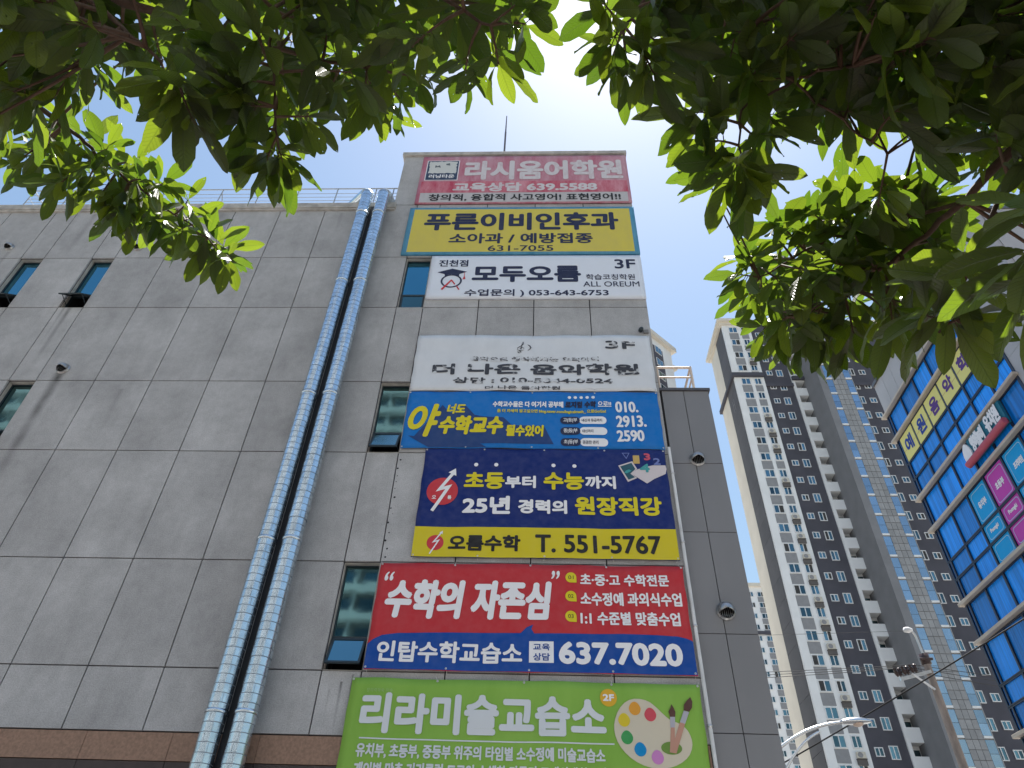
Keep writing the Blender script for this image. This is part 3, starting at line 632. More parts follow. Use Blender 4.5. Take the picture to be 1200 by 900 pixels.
parts(pic, 'picture_digits', [C_gold, C_pink, C_lav, C_teal], lambda b: (write(b, '1', (1.612, 1.722, 8.595, 8.764), S, .011, .06, mi=0), write(b, '3', (1.801, 1.911, 8.665, 8.811), S, .011, .07, mi=1), write(b, '2', (1.956, 2.077, 8.573, 8.715), S, .011, .06, mi=2), write(b, '4', (1.712, 1.881, 8.417, 8.593), S, .014, .08, mi=3),
      poly(b, [(1.44, 8.41), (1.48, 8.46), (1.53, 8.48), (1.57, 8.45), (1.52, 8.42), (1.49, 8.40)], S, .012, 3), ring(b, [(1.429, 8.823), (1.5, 8.694), (1.564, 8.823)], [(1.45, 8.81), (1.5, 8.72), (1.545, 8.81)], S, .006, 2)))

# 7 red and blue banner
t, S = banner('red banner with a blue lower half shaped like a speech bubble', -2.465, 2.20, 5.06, 6.70, ink('red_cloth', (.52, .035, .045), rough=.6), amp=.0065, seed=4.4)
parts(t, 'blue_field', ink('royal_blue_cloth', (.004, .065, .33), rough=.6), lambda b: poly(b, [(-2.46, 5.065), (2.195, 5.065), (2.195, 5.53), (2.172, 5.547), (2.104, 5.576), (1.987, 5.603), (1.697, 5.618), (1.21, 5.624), (-.065, 5.61), (-.105, 5.675), (-.081, 5.741), (-.175, 5.699), (-.262, 5.612), (-1.65, 5.596), (-2.047, 5.579), (-2.267, 5.545), (-2.391, 5.483), (-2.46, 5.412)], S, .005, lim=LIM))
def red_white(b):
    write(b, '“', (-2.365, -2.222, 6.387, 6.539), S, .009, .05, shear=.2); write(b, '”', (.188, .319, 6.455, 6.59), S, .009, .05, shear=.2)
    write(b, '수학의 자존심', (-2.308, .195, 5.801, 6.417), S, .009, .045, shear=.14, lim=LIM)
    write(b, '초·중·고 수학전문', (.624, 1.963, 6.355, 6.549), S, .009, .035, lim=LIM); write(b, '소수정예 과외식수업', (.619, 2.116, 6.045, 6.255), S, .009, .035, lim=LIM); write(b, '1:1 수준별 맞춤수업', (.609, 2.059, 5.75, 5.956), S, .009, .035, lim=LIM)
    write(b, '인탑수학교습소', (-2.312, -.232, 5.164, 5.468), S, .010, .035, lim=LIM); write(b, '637.7020', (.285, 2.026, 5.177, 5.499), S, .010, .06, lim=LIM)
    poly(b, rect(-.136, .213, 5.189, 5.493), S, .0085, lim=LIM)
parts(t, 'lettering', I_white, red_white)
parts(t, 'blue_lettering', ink('blue_print', (.01, .07, .32)), lambda b: (write(b, '교육', (-.078, .16, 5.361, 5.459), S, .011, .03, lim=LIM), write(b, '상담', (-.077, .159, 5.217, 5.323), S, .011, .03, lim=LIM)))
def drops(b):
    for cx, cz in ((.486, 6.483), (.478, 6.183), (.470, 5.870)):
        p = disc(cx, cz, .083, .083, 24); p = [q for q in p if not (q[0] > cx+.02 and q[1] < cz-.02)]
        k = max(i for i, q in enumerate(p) if q[1] < cz and q[0] <= cx+.021)
        p.insert(k+1, (cx+.084, cz-.084)); poly(b, p, S, .008, lim=LIM)
e = parts(t, 'bullet', I_yel, drops)
parts(e, 'bullet_number', I_black, lambda b: [write(b, s, (x-.04, x+.04, z-.03, z+.03), S, .011, .0) for s, x, z in (('01', .486, 6.483), ('02', .478, 6.183), ('03', .470, 5.870))])

# 8 green banner
t, S = banner('lime green banner with a painter palette and two brushes', -2.60, 2.20, 2.9, 4.95, faded('lime_cloth', (.26, .48, .08), (.22, .43, .06), 1.5, rough=.6), amp=.009, seed=5.3)
I_pale = ink('pale_print', (.66, .70, .74))
parts(t, 'lettering', I_pale, lambda b: (write(b, '리라미술교습소', (-2.399, .9, 4.229, 4.745), S, .011, .045, lim=LIM), poly(b, rect(-2.36, .99, 4.155, 4.172), S, .008, lim=LIM), write(b, '유치부, 초등부, 중등부 위주의 타임별 소수정예 미술교습소', (-2.377, .864, 3.93, 4.105), S, .010, .035, lim=LIM),
      write(b, '개인별 맞춤 커리큘럼 드로잉 수채화 만들기 교내외대회준비', (-2.372, .864, 3.70, 3.885), S, .010, .035, lim=LIM)))
parts(t, 'small_lettering', ink('pale_green_print', (.33, .52, .2)), lambda b: write(b, '창의력쑥쑥 미술', (-2.36, -2.0, 4.745, 4.80), S, .009, .0, lim=LIM))
e = parts(t, 'floor_badge', ink('orange_print', (.72, .42, .03)), lambda b: poly(b, disc(.948, 4.743, .114, .114), S, .008, lim=LIM))
parts(e, 'badge_lettering', I_white, lambda b: write(b, '2F', (.87, 1.024, 4.698, 4.788), S, .012, .06, lim=LIM))
PAL = [(1.328, 4.745), (1.187, 4.709), (1.072, 4.597), (1.004, 4.438), (.999, 4.298), (1.041, 4.162), (1.148, 4.03), (1.3, 3.935), (1.482, 3.887), (1.656, 3.897), (1.805, 3.946), (1.933, 4.035), (2.0, 4.157), (2.001, 4.265), (1.95, 4.375), (1.854, 4.44), (1.753, 4.469), (1.671, 4.538), (1.576, 4.637), (1.478, 4.715)]
def smooth2(p, k=2):
    for _ in range(k):
        q = []
        for i in range(len(p)):
            a, b_ = p[i], p[(i+1) % len(p)]
            q += [(.75*a[0]+.25*b_[0], .75*a[1]+.25*b_[1]), (.25*a[0]+.75*b_[0], .25*a[1]+.75*b_[1])]
        p = q
    return p
e = parts(t, 'palette', ink('palette_cream', (.62, .56, .44)), lambda b: poly(b, smooth2(PAL, 1), S, .009, lim=LIM))
cols = [('orange', (.72, .33, .04), 1.29, 4.612), ('crimson', (.60, .07, .10), 1.49, 4.54), ('mustard', (.68, .53, .03), 1.138, 4.465), ('green', (.05, .32, .09), 1.16, 4.25), ('blue', (.0, .24, .55), 1.32, 4.11), ('pink', (.56, .22, .52), 1.533, 4.023)]
for i, (n_, c, x, z) in enumerate(cols):
    parts(e, 'paint_dab', ink('paint_'+n_, c), lambda b: poly(b, [(x+(.079 if q > 0 else .079)*cos(a)*(1-.18*max(0, sin(a))), z+.086*sin(a)) for a, q in [(2*pi*k/24, 1) for k in range(24)]], S, .012, lim=LIM))
parts(e, 'thumb_hole', ink('hole_green', (.15, .27, .05)), lambda b: poly(b, disc(1.725, 4.135, .135, .078), S, .012, lim=LIM))
br = ((((1.746, 4.384), (1.795, 4.385), (1.765, 4.084), (1.695, 4.083)), ((1.748, 4.514), (1.814, 4.515), (1.798, 4.385), (1.738, 4.384)), ((1.785, 4.673), (1.81, 4.627), (1.826, 4.577), (1.814, 4.515), (1.747, 4.514), (1.734, 4.582), (1.764, 4.626))),
      (((1.87, 4.45), (1.935, 4.43), (1.778, 4.071), (1.707, 4.083)), ((1.937, 4.594), (2.007, 4.577), (1.935, 4.43), (1.87, 4.45)), ((2.049, 4.771), (2.068, 4.712), (2.052, 4.632), (2.008, 4.581), (1.938, 4.598), (1.952, 4.673), (1.997, 4.725))))
for k, (h, f, tp) in enumerate(br):
    parts(t, 'paint_brush', [ink('brush_handle', (.50, .27, .20)), ink('brush_ferrule', (.42, .42, .48)), ink('brush_hair', (.10, .045, .035))], lambda b: (poly(b, list(h), S, .014+.002*k, 0, LIM), poly(b, list(f), S, .014+.002*k, 1, LIM), poly(b, list(tp), S, .014+.002*k, 2, LIM)))
# ------------------------------------------------------------------ the tall apartment tower
M_awhite = mat('apartment_white', (.80, .80, .80), .8, var=.06, scale=.4)
M_acream = mat('apartment_cream', (.68, .62, .53), .8, var=.06, scale=.4)
M_adark = mat('apartment_charcoal', (.075, .073, .09), .8, var=.12, scale=.6)
M_agrey = mat('apartment_grey', (.20, .20, .21), .75, var=.08, scale=.6)
M_apanel = mat('spandrel_grey', (.27, .27, .28), .8, var=.08, scale=2)
M_aband = mat('apartment_brown_grey', (.115, .105, .10), .8, var=.1, scale=.5)
M_atile = mat('apartment_tile', (.28, .28, .285), .7, var=.08, scale=1.5, tone=.10)
M_aglass = glass('apartment_glass', (.13, .22, .26), .08, tone=.5, wav=.03, wscale=.6)
M_strip = glass('stair_glass', (.36, .46, .57), .25, tone=.15, wav=.02, wscale=.8)
M_aframe = mat('white_window_frame', (.72, .72, .72), .5, var=.04)
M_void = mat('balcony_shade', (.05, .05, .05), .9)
apt = thing('apartment_tower', 'tall white and charcoal apartment tower beyond the side street', 'building', (40, 82, 0))
FZ = lambda k: 23.0+2.79*k          # centre of the storey k's windows in the white bay
ROWS = range(-7, 23)
def in_view(z): return z > 19
mb = MB(); mb.box(29.65, 34.1, 80, 88.6, 0, 86.0); mb.build('wall', M_awhite, apt)
mb = MB(); mb.box(29.60, 29.648, 84.55, 88.6, 0, 86.0); mb.build('side_strip', M_acream, apt)
mb = MB()
for k in range(31): mb.t = R.random(); mb.box(29.58, 29.648, 80.5, 84.5, k*2.79+.02, k*2.79+2.77)
mb.build('side_band', mat('side_band', (.105, .10, .105), .8, var=.08, scale=.6, tone=.06), apt, tone=True)
mb = MB(); mb.box(34.1, 38.2, 80.25, 90, 0, 86.0); mb.build('dark_bay', M_adark, apt)
mb = MB()
mb.box(38.2, 38.6, 80.0, 90, 0, 84); mb.box(38.6, 40.0, 81.5, 90, 0, 84)
for k in ROWS: zc = FZ(k)-.6; mb.box(38.6, 39.99, 80.02, 80.2, zc-2.1, zc-.62); mb.box(38.6, 39.99, 80.2, 81.5, zc-2.1, zc-1.9)
mb.build('balcony_bay', M_awhite, apt)
mb = MB()
for k in ROWS: zc = FZ(k)-.6; mb = MB(); mb.box(38.9, 39.9, 81.40, 81.49, zc-1.7, zc+.3); mb.build('balcony_door', M_aglass, apt, tone=True)
mb = MB(); mb.box(40.0, 40.95, 75.6, 90, 0, 85.5); mb.box(40.95, 44.7, 75.7, 90, 0, 85.5); mb.build('stair_core', M_agrey, apt)
mb = MB()
zz = 0
while zz < 85:
    for a, b in ((41.85, 42.5), (42.5, 43.1), (43.1, 43.7)): mb.t = R.random(); mb.box(a+.02, b-.02, 75.62, 75.7, zz+.03, zz+.9)
    zz += .93
mb.box(44.6, 44.7, 75.62, 75.7, 0, 85.5)
mb.build('tile_facing', M_atile, apt, tone=True)
for x0, x1 in ((40.98, 41.83), (43.72, 44.58)):
    s = MB(); fr = []
    for k in range(31):
        z = 2.79*k
        for a, b in ((.38, 1.5), (1.54, 2.76)): s.t = R.random(); s.box(x0, x1, 75.64, 75.69, z+a, z+b)
        fr.append((x0, x1, 75.55, 75.69, z+.12, z+.34))
    o = s.build('stair_glazing', M_strip, apt, tone=True); 
    for q in fr: mb = MB(); mb.box(*q); mb.build('floor_sill', M_aframe, o)
mb = MB(); mb.box(44.7, 58, 80.0, 92, 0, 86.0); mb.build('dark_bay', M_adark, apt)
mb = MB(); mb.box(28.9, 34.4, 79.3, 89.4, 86.0, 86.5); mb.box(29.2, 34.3, 79.7, 89.0, 85.5, 86.0); mb.box(34.4, 58.5, 79.6, 92.5, 86.02, 86.45); mb.build('roof_cornice', M_acream, apt)
mb = MB(); mb.box(29.25, 34.12, 79.55, 89, 74.1, 74.75); mb.box(34.12, 38.25, 79.95, 80.5, 72.35, 72.95); mb.box(38.2, 40, 79.6, 80.02, 73.5, 74.1); mb.box(44.7, 58.2, 79.7, 80.4, 72.4, 73.0); mb.build('belt_course', M_adark, apt)
mb = MB()
for k in ROWS:
    z = FZ(k)
    if abs(z-1.4-74.4) < .9: continue
    mb = MB(); mb.box(30.55, 32.0, 79.97, 80.02, z-2.05, z-.70); mb.build('spandrel_panel', M_apanel, apt)
# windows: every one its own part for the storeys that show largest, the rest as one part
wins = []
for k in ROWS:
    z = FZ(k)
    wins.append((30.6, 31.95, z-.62, z+.62, 79.95, 2)); wins.append((32.55, 33.55, z-.62, z+.62, 79.95, 2))
    zd = z-.85
    wins.append((34.75, 35.65, zd-.45, zd+.45, 80.19, 2)); wins.append((36.25, 37.2, zd-.70, zd+.62, 80.19, 2))
    wins.append((46.95, 47.9, zd-.62, zd+.7, 79.94, 2)); wins.append((48.6, 49.55, zd-.45, zd+.45, 79.94, 2))
def awin(mb, x0, x1, z0, z1, y, n):
    """white frame, sliding panes, sill; some panes slid open"""
    t = .09
    mb.box(x0, x1, y-.05, y+.045, z0, z0+t, 1); mb.box(x0, x1, y-.05, y+.045, z1-t, z1, 1); mb.box(x0, x0+t, y-.05, y+.045, z0+t, z1-t, 1); mb.box(x1-t, x1, y-.05, y+.045, z0+t, z1-t, 1)
    xm = (x0+x1)/2; mb.box(xm-.05, xm+.05, y-.045, y+.045, z0+t, z1-t, 1)
    op = R.random()
    for i, (a, b) in enumerate(((x0+t, xm-.05), (xm+.05, x1-t))):
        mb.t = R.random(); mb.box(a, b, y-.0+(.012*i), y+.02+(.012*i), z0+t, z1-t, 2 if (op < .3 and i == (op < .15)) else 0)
vis = sorted([q for q in wins if q[2] > 19.5], key=lambda q: q[2]); rest = [q for q in wins if q[2] <= 19.5]
for q in vis[:100]:
    mb = MB(); awin(mb, *q); mb.build('window', [M_aglass, M_aframe, M_void], apt, tone=True)
mb = MB()
for q in vis[100:]+rest: awin(mb, *q)
tag(mb.build('window', [M_aglass, M_aframe, M_void], apt, tone=True), kind='stuff')
# air conditioners on their ledges
M_ac = mat('beige_appliance', (.58, .54, .46), .5, var=.08)
def aircon(x, y, z):
    t = thing('air_conditioner', 'beige air conditioner unit on a ledge between the small windows of the white bay', 'air conditioner', (x, y, z), 'air conditioners on the apartment tower')
    mb = MB(); mb.box(x-.45, x+.45, y, y+.36, z, z+.62); bevel(mb.build('casing', M_ac, t), .03)
    mb = MB(); mb.lathe((x-.12, y-.004, z+.31), (0, -1, 0), [(.0, .005), (.05, .008), (.24, .008), (.26, .02), (.27, 0)], 16); mb.build('fan_grille', M_apanel, t)
    mb = MB(); mb.box(x-.5, x+.5, y+.02, y+.42, z-.09, z-.02); mb.box(x-.48, x+.48, y+.1, y+.4, z-.62, z-.1); mb.build('ledge', M_aband, t)
    return t
pts_ac = [k for k in range(-1, 22) if (k*7+3) % 10 not in (0, 4) and k not in (17, 18, 19)]
a0 = None
for k in pts_ac:
    z = FZ(k)-1.62
    if a0 is None: a0 = aircon(33.05, 79.58, z); z00 = z
    else: copy_tree(a0, None, (0, 0, z-z00))
mb = MB()
for k in ROWS:
    if k not in pts_ac: z = FZ(k); mb = MB(); mb.box(32.5, 33.6, 79.96, 80.02, z-1.95, z-.75); mb.build('vent_panel', M_apanel, apt)
# wall number, faint
mb = MB(); mb.box(29.55, 29.582, 82.2, 82.32, 69.5, 71.6); mb.box(29.55, 29.582, 82.9, 83.02, 69.5, 71.6); mb.box(29.55, 29.582, 82.32, 82.9, 70.7, 70.85); mb.build('wall_mark', M_agrey, apt)

# second tower further back, seen through the slot beside the wing
ap2 = thing('apartment_tower', 'distant white apartment block in the gap beside the metal wing', 'building', (52, 165, 0))
mb = MB(); mb.box(47.5, 62, 160, 172, 0, 78.4); mb.build('wall', M_awhite, ap2)
mb = MB(); mb.box(46.8, 62.5, 159.3, 172.6, 78.4, 79.2); mb.build('roof_cornice', M_acream, ap2)
mb = MB(); mb.box(47.3, 62.2, 159.6, 160.0, 66.8, 67.5); mb.build('belt_course', M_adark, ap2)
mb = MB()
for k in range(29):
    z = 1.8+2.67*k
    for x0 in (52.1, 57.1): mb = MB(); mb.box(x0, x0+1.8, 159.9, 160.02, z-1.9, z-.7); mb.build('spandrel_panel', M_apanel, ap2)
pool = []
for k in range(29):
    z = 1.8+2.67*k
    for x0, x1 in ((50.0, 51.2), (52.2, 53.8), (55, 56.2), (57.2, 58.8)): pool.append((x0, x1, z-.65, z+.6, 159.9, 2))
pool.sort(key=lambda q: (q[0] > 54.5, abs(q[2]-60)))
for q in pool[:56]:
    mb = MB(); awin(mb, *q); mb.build('window', [M_aglass, M_aframe, M_void], ap2, tone=True)
mb = MB()
for q in pool[56:]: awin(mb, *q)
tag(mb.build('window', [M_aglass, M_aframe, M_void], ap2, tone=True), kind='stuff')
# third tower, turned, peeping over the wing's roof
P0 = Vector((21.95, 85, 0)); U = Vector((-.713, -.701, 0)); N = Vector((-.701, .713, 0))
ap3 = thing('apartment_tower', 'pale apartment tower peeping out behind the banners above the short cream railing', 'building', P0)
mb = MB(); mb.obox(P0, U*16, N*11, (0, 0, 84.2)); mb.build('wall', M_awhite, ap3)
mb = MB(); mb.obox(P0-U*.7-N*.7+Vector((0, 0, 84.2)), U*17.4, N*12.4, (0, 0, .9)); mb.obox(P0-U*.9-N*.2+Vector((0, 0, 80.6)), U*.9, N*4, (0, 0, .6)); mb.build('roof_cornice', M_acream, ap3)
mb = MB(); mb.obox(P0+U*2.6-N*.05, U*2.6, N*.04, (0, 0, 82.6)); mb.build('dark_band', M_adark, ap3)
for k in range(16, 30):
    z = 2.8*k; mb = MB(); t_ = .08
    o = P0+U*3.0-N*.14+Vector((0, 0, z)); mb.obox(o, U*1.7, N*.08, (0, 0, 1.5), 1); mb.obox(o+U*.12-N*.03+Vector((0, 0, .12)), U*.68, N*.03, (0, 0, 1.26)); mb.obox(o+U*.9-N*.03+Vector((0, 0, .12)), U*.68, N*.03, (0, 0, 1.26)); mb.build('window', [M_aglass, M_aframe], ap3, tone=True)

# apartment block across the road behind the viewer: it is what the window glass mirrors
ap4 = thing('apartment_tower', 'apartment block across the road mirrored in the dark windows', 'building', (-4, -45, 0))
mb = MB(); mb.box(-80, 16, -57, -45, 0, 70); mb.build('wall', M_agrey, ap4)
mb = MB(); ap4w = MB()
for k in range(24):
    z = 1+2.85*k; mb.box(-80.2, 16.2, -45.0, -44.0, z-.9, z-.1)
    for i in range(31): ap4w.t = R.random(); ap4w.box(-79.6+i*3.1, -77.4+i*3.1, -45.0, -44.95, z, z+1.5); mb.box(-77.2+i*3.1, -76.95+i*3.1, -45, -44.3, z-.1, z+1.95)
mb.build('balcony_slab', M_awhite, ap4); tag(ap4w.build('window', M_aglass, ap4, tone=True), kind='stuff')

# ------------------------------------------------------------------ the blue glass building on the right (its front faces -X)
K = 1.3
def BZ(z): return 1.6+(z-1.6)*K
def BY(y): return y*K
W0 = 13.0
M_bwall = mat('pale_metal_wall', (.40, .39, .40), .5, var=.06, scale=.8, tone=.05)
M_blue = None
def blue_glass():
    m = glass('blue_glass', (.006, .25, .84), .16, metal=.0, tone=.35, wav=.01, wscale=1.2); nt = m.node_tree; b = nt.nodes['Principled BSDF']
    b.inputs['Specular IOR Level'].default_value = .35
    # blinds behind the glass: faint vertical folds
    g = nd(nt, 'ShaderNodeNewGeometry'); mp = nd(nt, 'ShaderNodeMapping'); mp.inputs['Scale'].default_value = (1, 9, .15)
    n = nd(nt, 'ShaderNodeTexNoise'); n.inputs['Scale'].default_value = 1.6; n.inputs['Detail'].default_value = 3
    nt.links.new(g.outputs['Position'], mp.inputs[0]); nt.links.new(mp.outputs[0], n.inputs['Vector'])
    r = nd(nt, 'ShaderNodeMapRange'); r.inputs[1].default_value = .35; r.inputs[2].default_value = .7; r.inputs[3].default_value = .75; r.inputs[4].default_value = 1.3; nt.links.new(n.outputs[0], r.inputs[0])
    src = b.inputs['Base Color'].links[0].from_socket; v = nd(nt, 'ShaderNodeVectorMath', operation='SCALE'); nt.links.new(src, v.inputs[0]); nt.links.new(r.outputs[0], v.inputs['Scale']); nt.links.new(v.outputs[0], b.inputs['Base Color'])
    return m
M_blue = blue_glass()
M_mull = mat('dark_mullion', (.012, .022, .05), .4, var=.05)
M_ledge = mat('cream_ledge', (.50, .44, .37), .6, var=.1, scale=2)
YF, YG, YN = BY(16.0), BY(11.13), BY(9.75)
ROOF = BZ(15.75)
bb = thing('glass_building', 'blue glass fronted building with cream ledges and shop signs', 'building', (W0, 18, 0))
mb = MB(); mb.box(W0+.2, W0+14, YN, YF-.05, 0, ROOF); mb.build('structure', mat('pale_wall', (.4, .4, .41), .6), bb)
mb = MB()
zt = BZ(14.5)
n = 12
for i in range(n):
    a, b = YN+(YF-YN)*i/n, YN+(YF-YN)*(i+1)/n; mb.t = R.random(); mb.box(W0, W0+.198, a+.006, b-.006, zt+.06, ROOF-.05)
zz = 0
while zz < zt:
    mb.t = R.random(); mb.box(W0, W0+.198, YN, YG-.02, zz+.008, min(zz+1.4, zt+.05)); zz += 1.4
mb.build('wall', M_bwall, bb, tone=True)
mb = MB()
for i in range(11): mb.t = R.random(); mb.box(W0+.2+i*1.25, W0+1.44+i*1.25, YN-.03, YN, 0, ROOF-.05)
mb.build('front_wall', M_bwall, bb, tone=True)
mb = MB(); mb.box(W0-.06, W0+14, YN-.06, YF+.05, ROOF-.05, ROOF+.08); mb.build('roof_cap', M_metcap, bb)
COLS = [BY(11.13+.775*i) for i in range(6)]+[BY(15.8)]
COLS = [BY(15.85-.787*i) for i in range(7)]     # mullions from the far edge towards the viewer
BANDS = [(13.82, 14.48), (12.86, 13.62), (12.37, 12.85), (11.86, 12.36), (10.95, 11.72), (9.97, 10.80), (9.51, 9.96), (9.0, 9.50), (8.08, 8.86), (7.06, 7.94), (6.62, 7.05), (6.14, 6.61), (5.2, 6.0), (4.2, 5.1), (3.2, 4.1)]
for bi, (z0, z1) in enumerate(BANDS):
    s = MB()
    for c in range(len(COLS)-1):
        s.t = R.random()**1.3; s.box(W0+.03, W0+.05, COLS[c+1], COLS[c], BZ(z0), BZ(z1))
    s.t = .5; s.box(W0+.03, W0+.05, COLS[0], BY(16.0), BZ(z0), BZ(z1))
    so_ = s.build('glazing_band', M_blue, bb, tone=True)
    m_ = MB()
    for c in COLS[:-1]: m_.box(W0-.02, W0+.06, c-.036, c+.036, BZ(z0), BZ(z1))
    m_.box(W0-.018, W0+.19, YG-.03, YF, BZ(z0)-.045, BZ(z0)); m_.box(W0-.018, W0+.19, YG-.03, YF, BZ(z1), BZ(z1)+.045); m_.box(W0-.02, W0+.19, YF-.06, YF, BZ(z0), BZ(z1)); m_.box(W0-.02, W0+.19, YG-.04, YG+.06, BZ(z0), BZ(z1))
    m_.build('mullions', M_mull, so_)
for z, h in ((14.56, .09), (13.70, .10), (11.79, .11), (10.87, .11), (8.93, .11), (8.02, .11), (6.07, .11), (5.13, .11)):
    mb = MB(); mb.box(W0-.16, W0+.02, YG-.08, YF+.12, BZ(z)-h*.45, BZ(z)+h*.45); mb.box(W0-.0, W0+.7, YF+.002, YF+.12, BZ(z)-h*.45+.01, BZ(z)+h*.45-.01); bevel(mb.build('ledge', M_ledge, bb), .012)
def bsurf(x, z, lift=0.0): return (W0-.03-lift, -x, z)       # x runs towards the viewer
def cell(c, z0, z1): return (-COLS[c]+.05, -COLS[c+1]-.05, BZ(z0)+.02, BZ(z1)-.02)
I_lemon = ink('lemon_panel', (.76, .70, .24)); I_viol = ink('violet_print', (.10, .035, .22)); I_bluet = ink('blue_letter_print', (.015, .05, .30))
names = [('예', 'first yellow panel from the far corner, blue letter'), ('원', 'second yellow panel from the far corner, blue letter'), ('음', 'third yellow panel from the far corner, violet letter'), ('악', 'fourth yellow panel, violet letter partly behind leaves'), ('학', 'fifth yellow panel, mostly hidden by leaves'), ('원', 'last yellow panel nearest the viewer, violet letter')]
for c, (s, lab) in enumerate(names):
    x0, x1, z0, z1 = cell(c, 12.86, 13.62)
    t = thing('sign_panel', lab+' on the blue glass', 'sign', bsurf((x0+x1)/2, z0), 'yellow letter panels on the blue glass')
    mb = MB(); mb.box(W0-.03, W0+.025, -x1, -x0, z0, z1); bevel(mb.build('panel', I_lemon, t), .006)
    parts(t, 'lettering', I_bluet if c < 2 else I_viol, lambda b: write(b, s, (x0+.2, x1-.2, z0+.17, z1-.17), bsurf, .004, .05))
    parts(t, 'faint_line', ink('faint_orange', (.55, .35, .15)), lambda b: poly(b, rect(x0+.02, x1-.02, z0+.38, z0+.40), bsurf, .0025))
I_cyan = ink('cyan_film', (.0, .36, .78)); I_mag = ink('magenta_film', (.56, .06, .44)); I_film = ink('film_line', (.40, .62, .80))
stick = [(2, 9.97, 10.80, I_cyan, '유치부', 'tall cyan window sticker lettered for preschool under the third ledge'), (3, 9.97, 10.80, I_mag, '초등부', 'tall magenta window sticker lettered for elementary school'), (4, 9.97, 10.80, I_cyan, '프리미엄', 'tall cyan window sticker at the right edge of the photo'),
         (2, 9.51, 9.96, I_cyan, 'Poongki', 'small cyan window sticker with slanting Latin letters'), (3, 9.51, 9.96, I_mag, 'Poongki', 'small magenta window sticker with slanting Latin letters'), (4, 9.51, 9.96, I_cyan, 'Poongki', 'small cyan window sticker right of the small magenta one'),
         (2, 9.0, 9.50, I_cyan, None, 'plain framed cyan window sticker just above the fourth ledge'), (3, 9.0, 9.50, I_mag, None, 'plain framed magenta window sticker just above the fourth ledge'), (4, 9.0, 9.50, I_cyan, None, 'plain framed cyan sticker right of the plain magenta one')]
for c, z0_, z1_, m, s, lab in stick:
    x0, x1, z0, z1 = cell(c, z0_, z1_)
    t = thing('window_sticker', lab, 'window sticker', bsurf((x0+x1)/2, z0), 'coloured stickers on the blue glass')
    parts(t, 'film', m, lambda b: b.box(W0+.015, W0+.028, -x1, -x0, z0, z1))
    sf = lambda x, z, l=0.0: (W0+.014-l, -x, z)
    parts(t, 'border', I_film, lambda b: ring(b, rrect(x0+.07, x1-.07, z0+.07, z1-.07, .1), rrect(x0+.09, x1-.09, z0+.09, z1-.09, .085), sf, .002))
    if s:
        zc = (z0+z1)/2; h = .11 if z1-z0 > .8 else .08
        parts(t, 'lettering', I_white, lambda b: write(b, s, (x0+.24, x1-.24, zc-h, zc+h), sf, .003, .05))
# the shop sign: a pink bar below white cut-out letters on a teal board
x0, x1 = -BY(13.55), -BY(11.88); z0, z1 = BZ(11.17), BZ(11.62)
t = thing('shop_sign', 'teal shop sign with white cut-out letters above a long pink bar', 'sign', bsurf((x0+x1)/2, z0))
mb = MB(); mb.box(W0-.10, W0-.02, -x1, -(x0+.25), z0-.05, z1+.12); mb.build('board', ink('teal_board', (.01, .15, .23)), t)
mb = MB(); mb.tube([(W0-.17, -x0, z0), (W0-.17, -x1, z0)], .105, 16); bevel(mb.build('bar', ink('pink_bar', (.50, .10, .15)), t), .01)
ss = lambda x, z, l=0.0: (W0-.10-l, -x, z)
parts(t, 'lettering', I_white, lambda b: (write(b, '영어놀이', (x0+.42, x0+1.15, z0+.15, z1+.10), ss, .03, .05), write(b, '유치원', (x0+1.3, x1-.14, z0+.18, z1+.14), ss, .03, .05)))
mb = MB(); pp = smooth2([(x0-.02, z0-.02), (x0+.32, z0+.02), (x0+.36, z0+.35), (x0+.18, z1+.12), (x0-.02, z1-.05), (x0-.08, z0+.25)], 2)
mb.mesh([ss(a, b, .05) for a, b in pp]+[ss(a, b, .0) for a, b in pp], [tuple(range(len(pp)))]+[(i, (i+1) % len(pp), len(pp)+(i+1) % len(pp), len(pp)+i) for i in range(len(pp))]); mb.build('end_plaque', I_white, t)

# ------------------------------------------------------------------ street lamp, utility pole and wires
M_alu = mat('lamp_aluminium', (.74, .75, .77), .25, 1.0, var=.05)
t = thing('street_lamp', 'silver street lamp with curved twin stay arm beyond the metal wing', 'street lamp', (4.0, 14, 0))
mb = MB(); mb.tube([(4.0, 14, 0), (4.0, 14, 5.0)], [.085, .055], 14); mb.lathe((4, 14, 0), (0, 0, 1), [(.2, 0), (.2, .03), (.1, .05), (.1, .4)], 14); mb.build('pole', M_alu, t)
def curve(p0, p1, p2, n=14): p0, p1, p2 = map(Vector, (p0, p1, p2)); return [p0*(1-u)**2+p1*2*u*(1-u)+p2*u*u for u in [i/n for i in range(n+1)]]
mb = MB(); mb.tube(curve((4.0, 14, 4.9), (4.75, 14, 5.62), (5.66, 14, 5.68)), .030, 12); mb.build('arm', M_alu, t)
mb = MB(); mb.tube(curve((4.0, 14, 4.2), (4.55, 14, 5.25), (5.15, 14, 5.50)), .024, 12); mb.build('stay_arm', M_alu, t)
h = MB(); n = 20; vs = []
for j in range(13):
    u = j/12; x = 5.58+.58*u; w_ = .12*sin(pi*(.12+.80*u))**.6; hh = .085*sin(pi*(.1+.85*u))**.7
    for i in range(n):
        a = 2*pi*i/n; vs.append((x, 14+w_*cos(a), 5.675+.02*u+(hh*sin(a) if sin(a) > 0 else hh*.5*sin(a))))
h.mesh(vs, [(j*n+i, j*n+(i+1) % n, (j+1)*n+(i+1) % n, (j+1)*n+i) for j in range(12) for i in range(n)]+[tuple(range(n)), tuple(range(12*n, 13*n))], 0, True); h.build('lamp_head', M_alu, t)
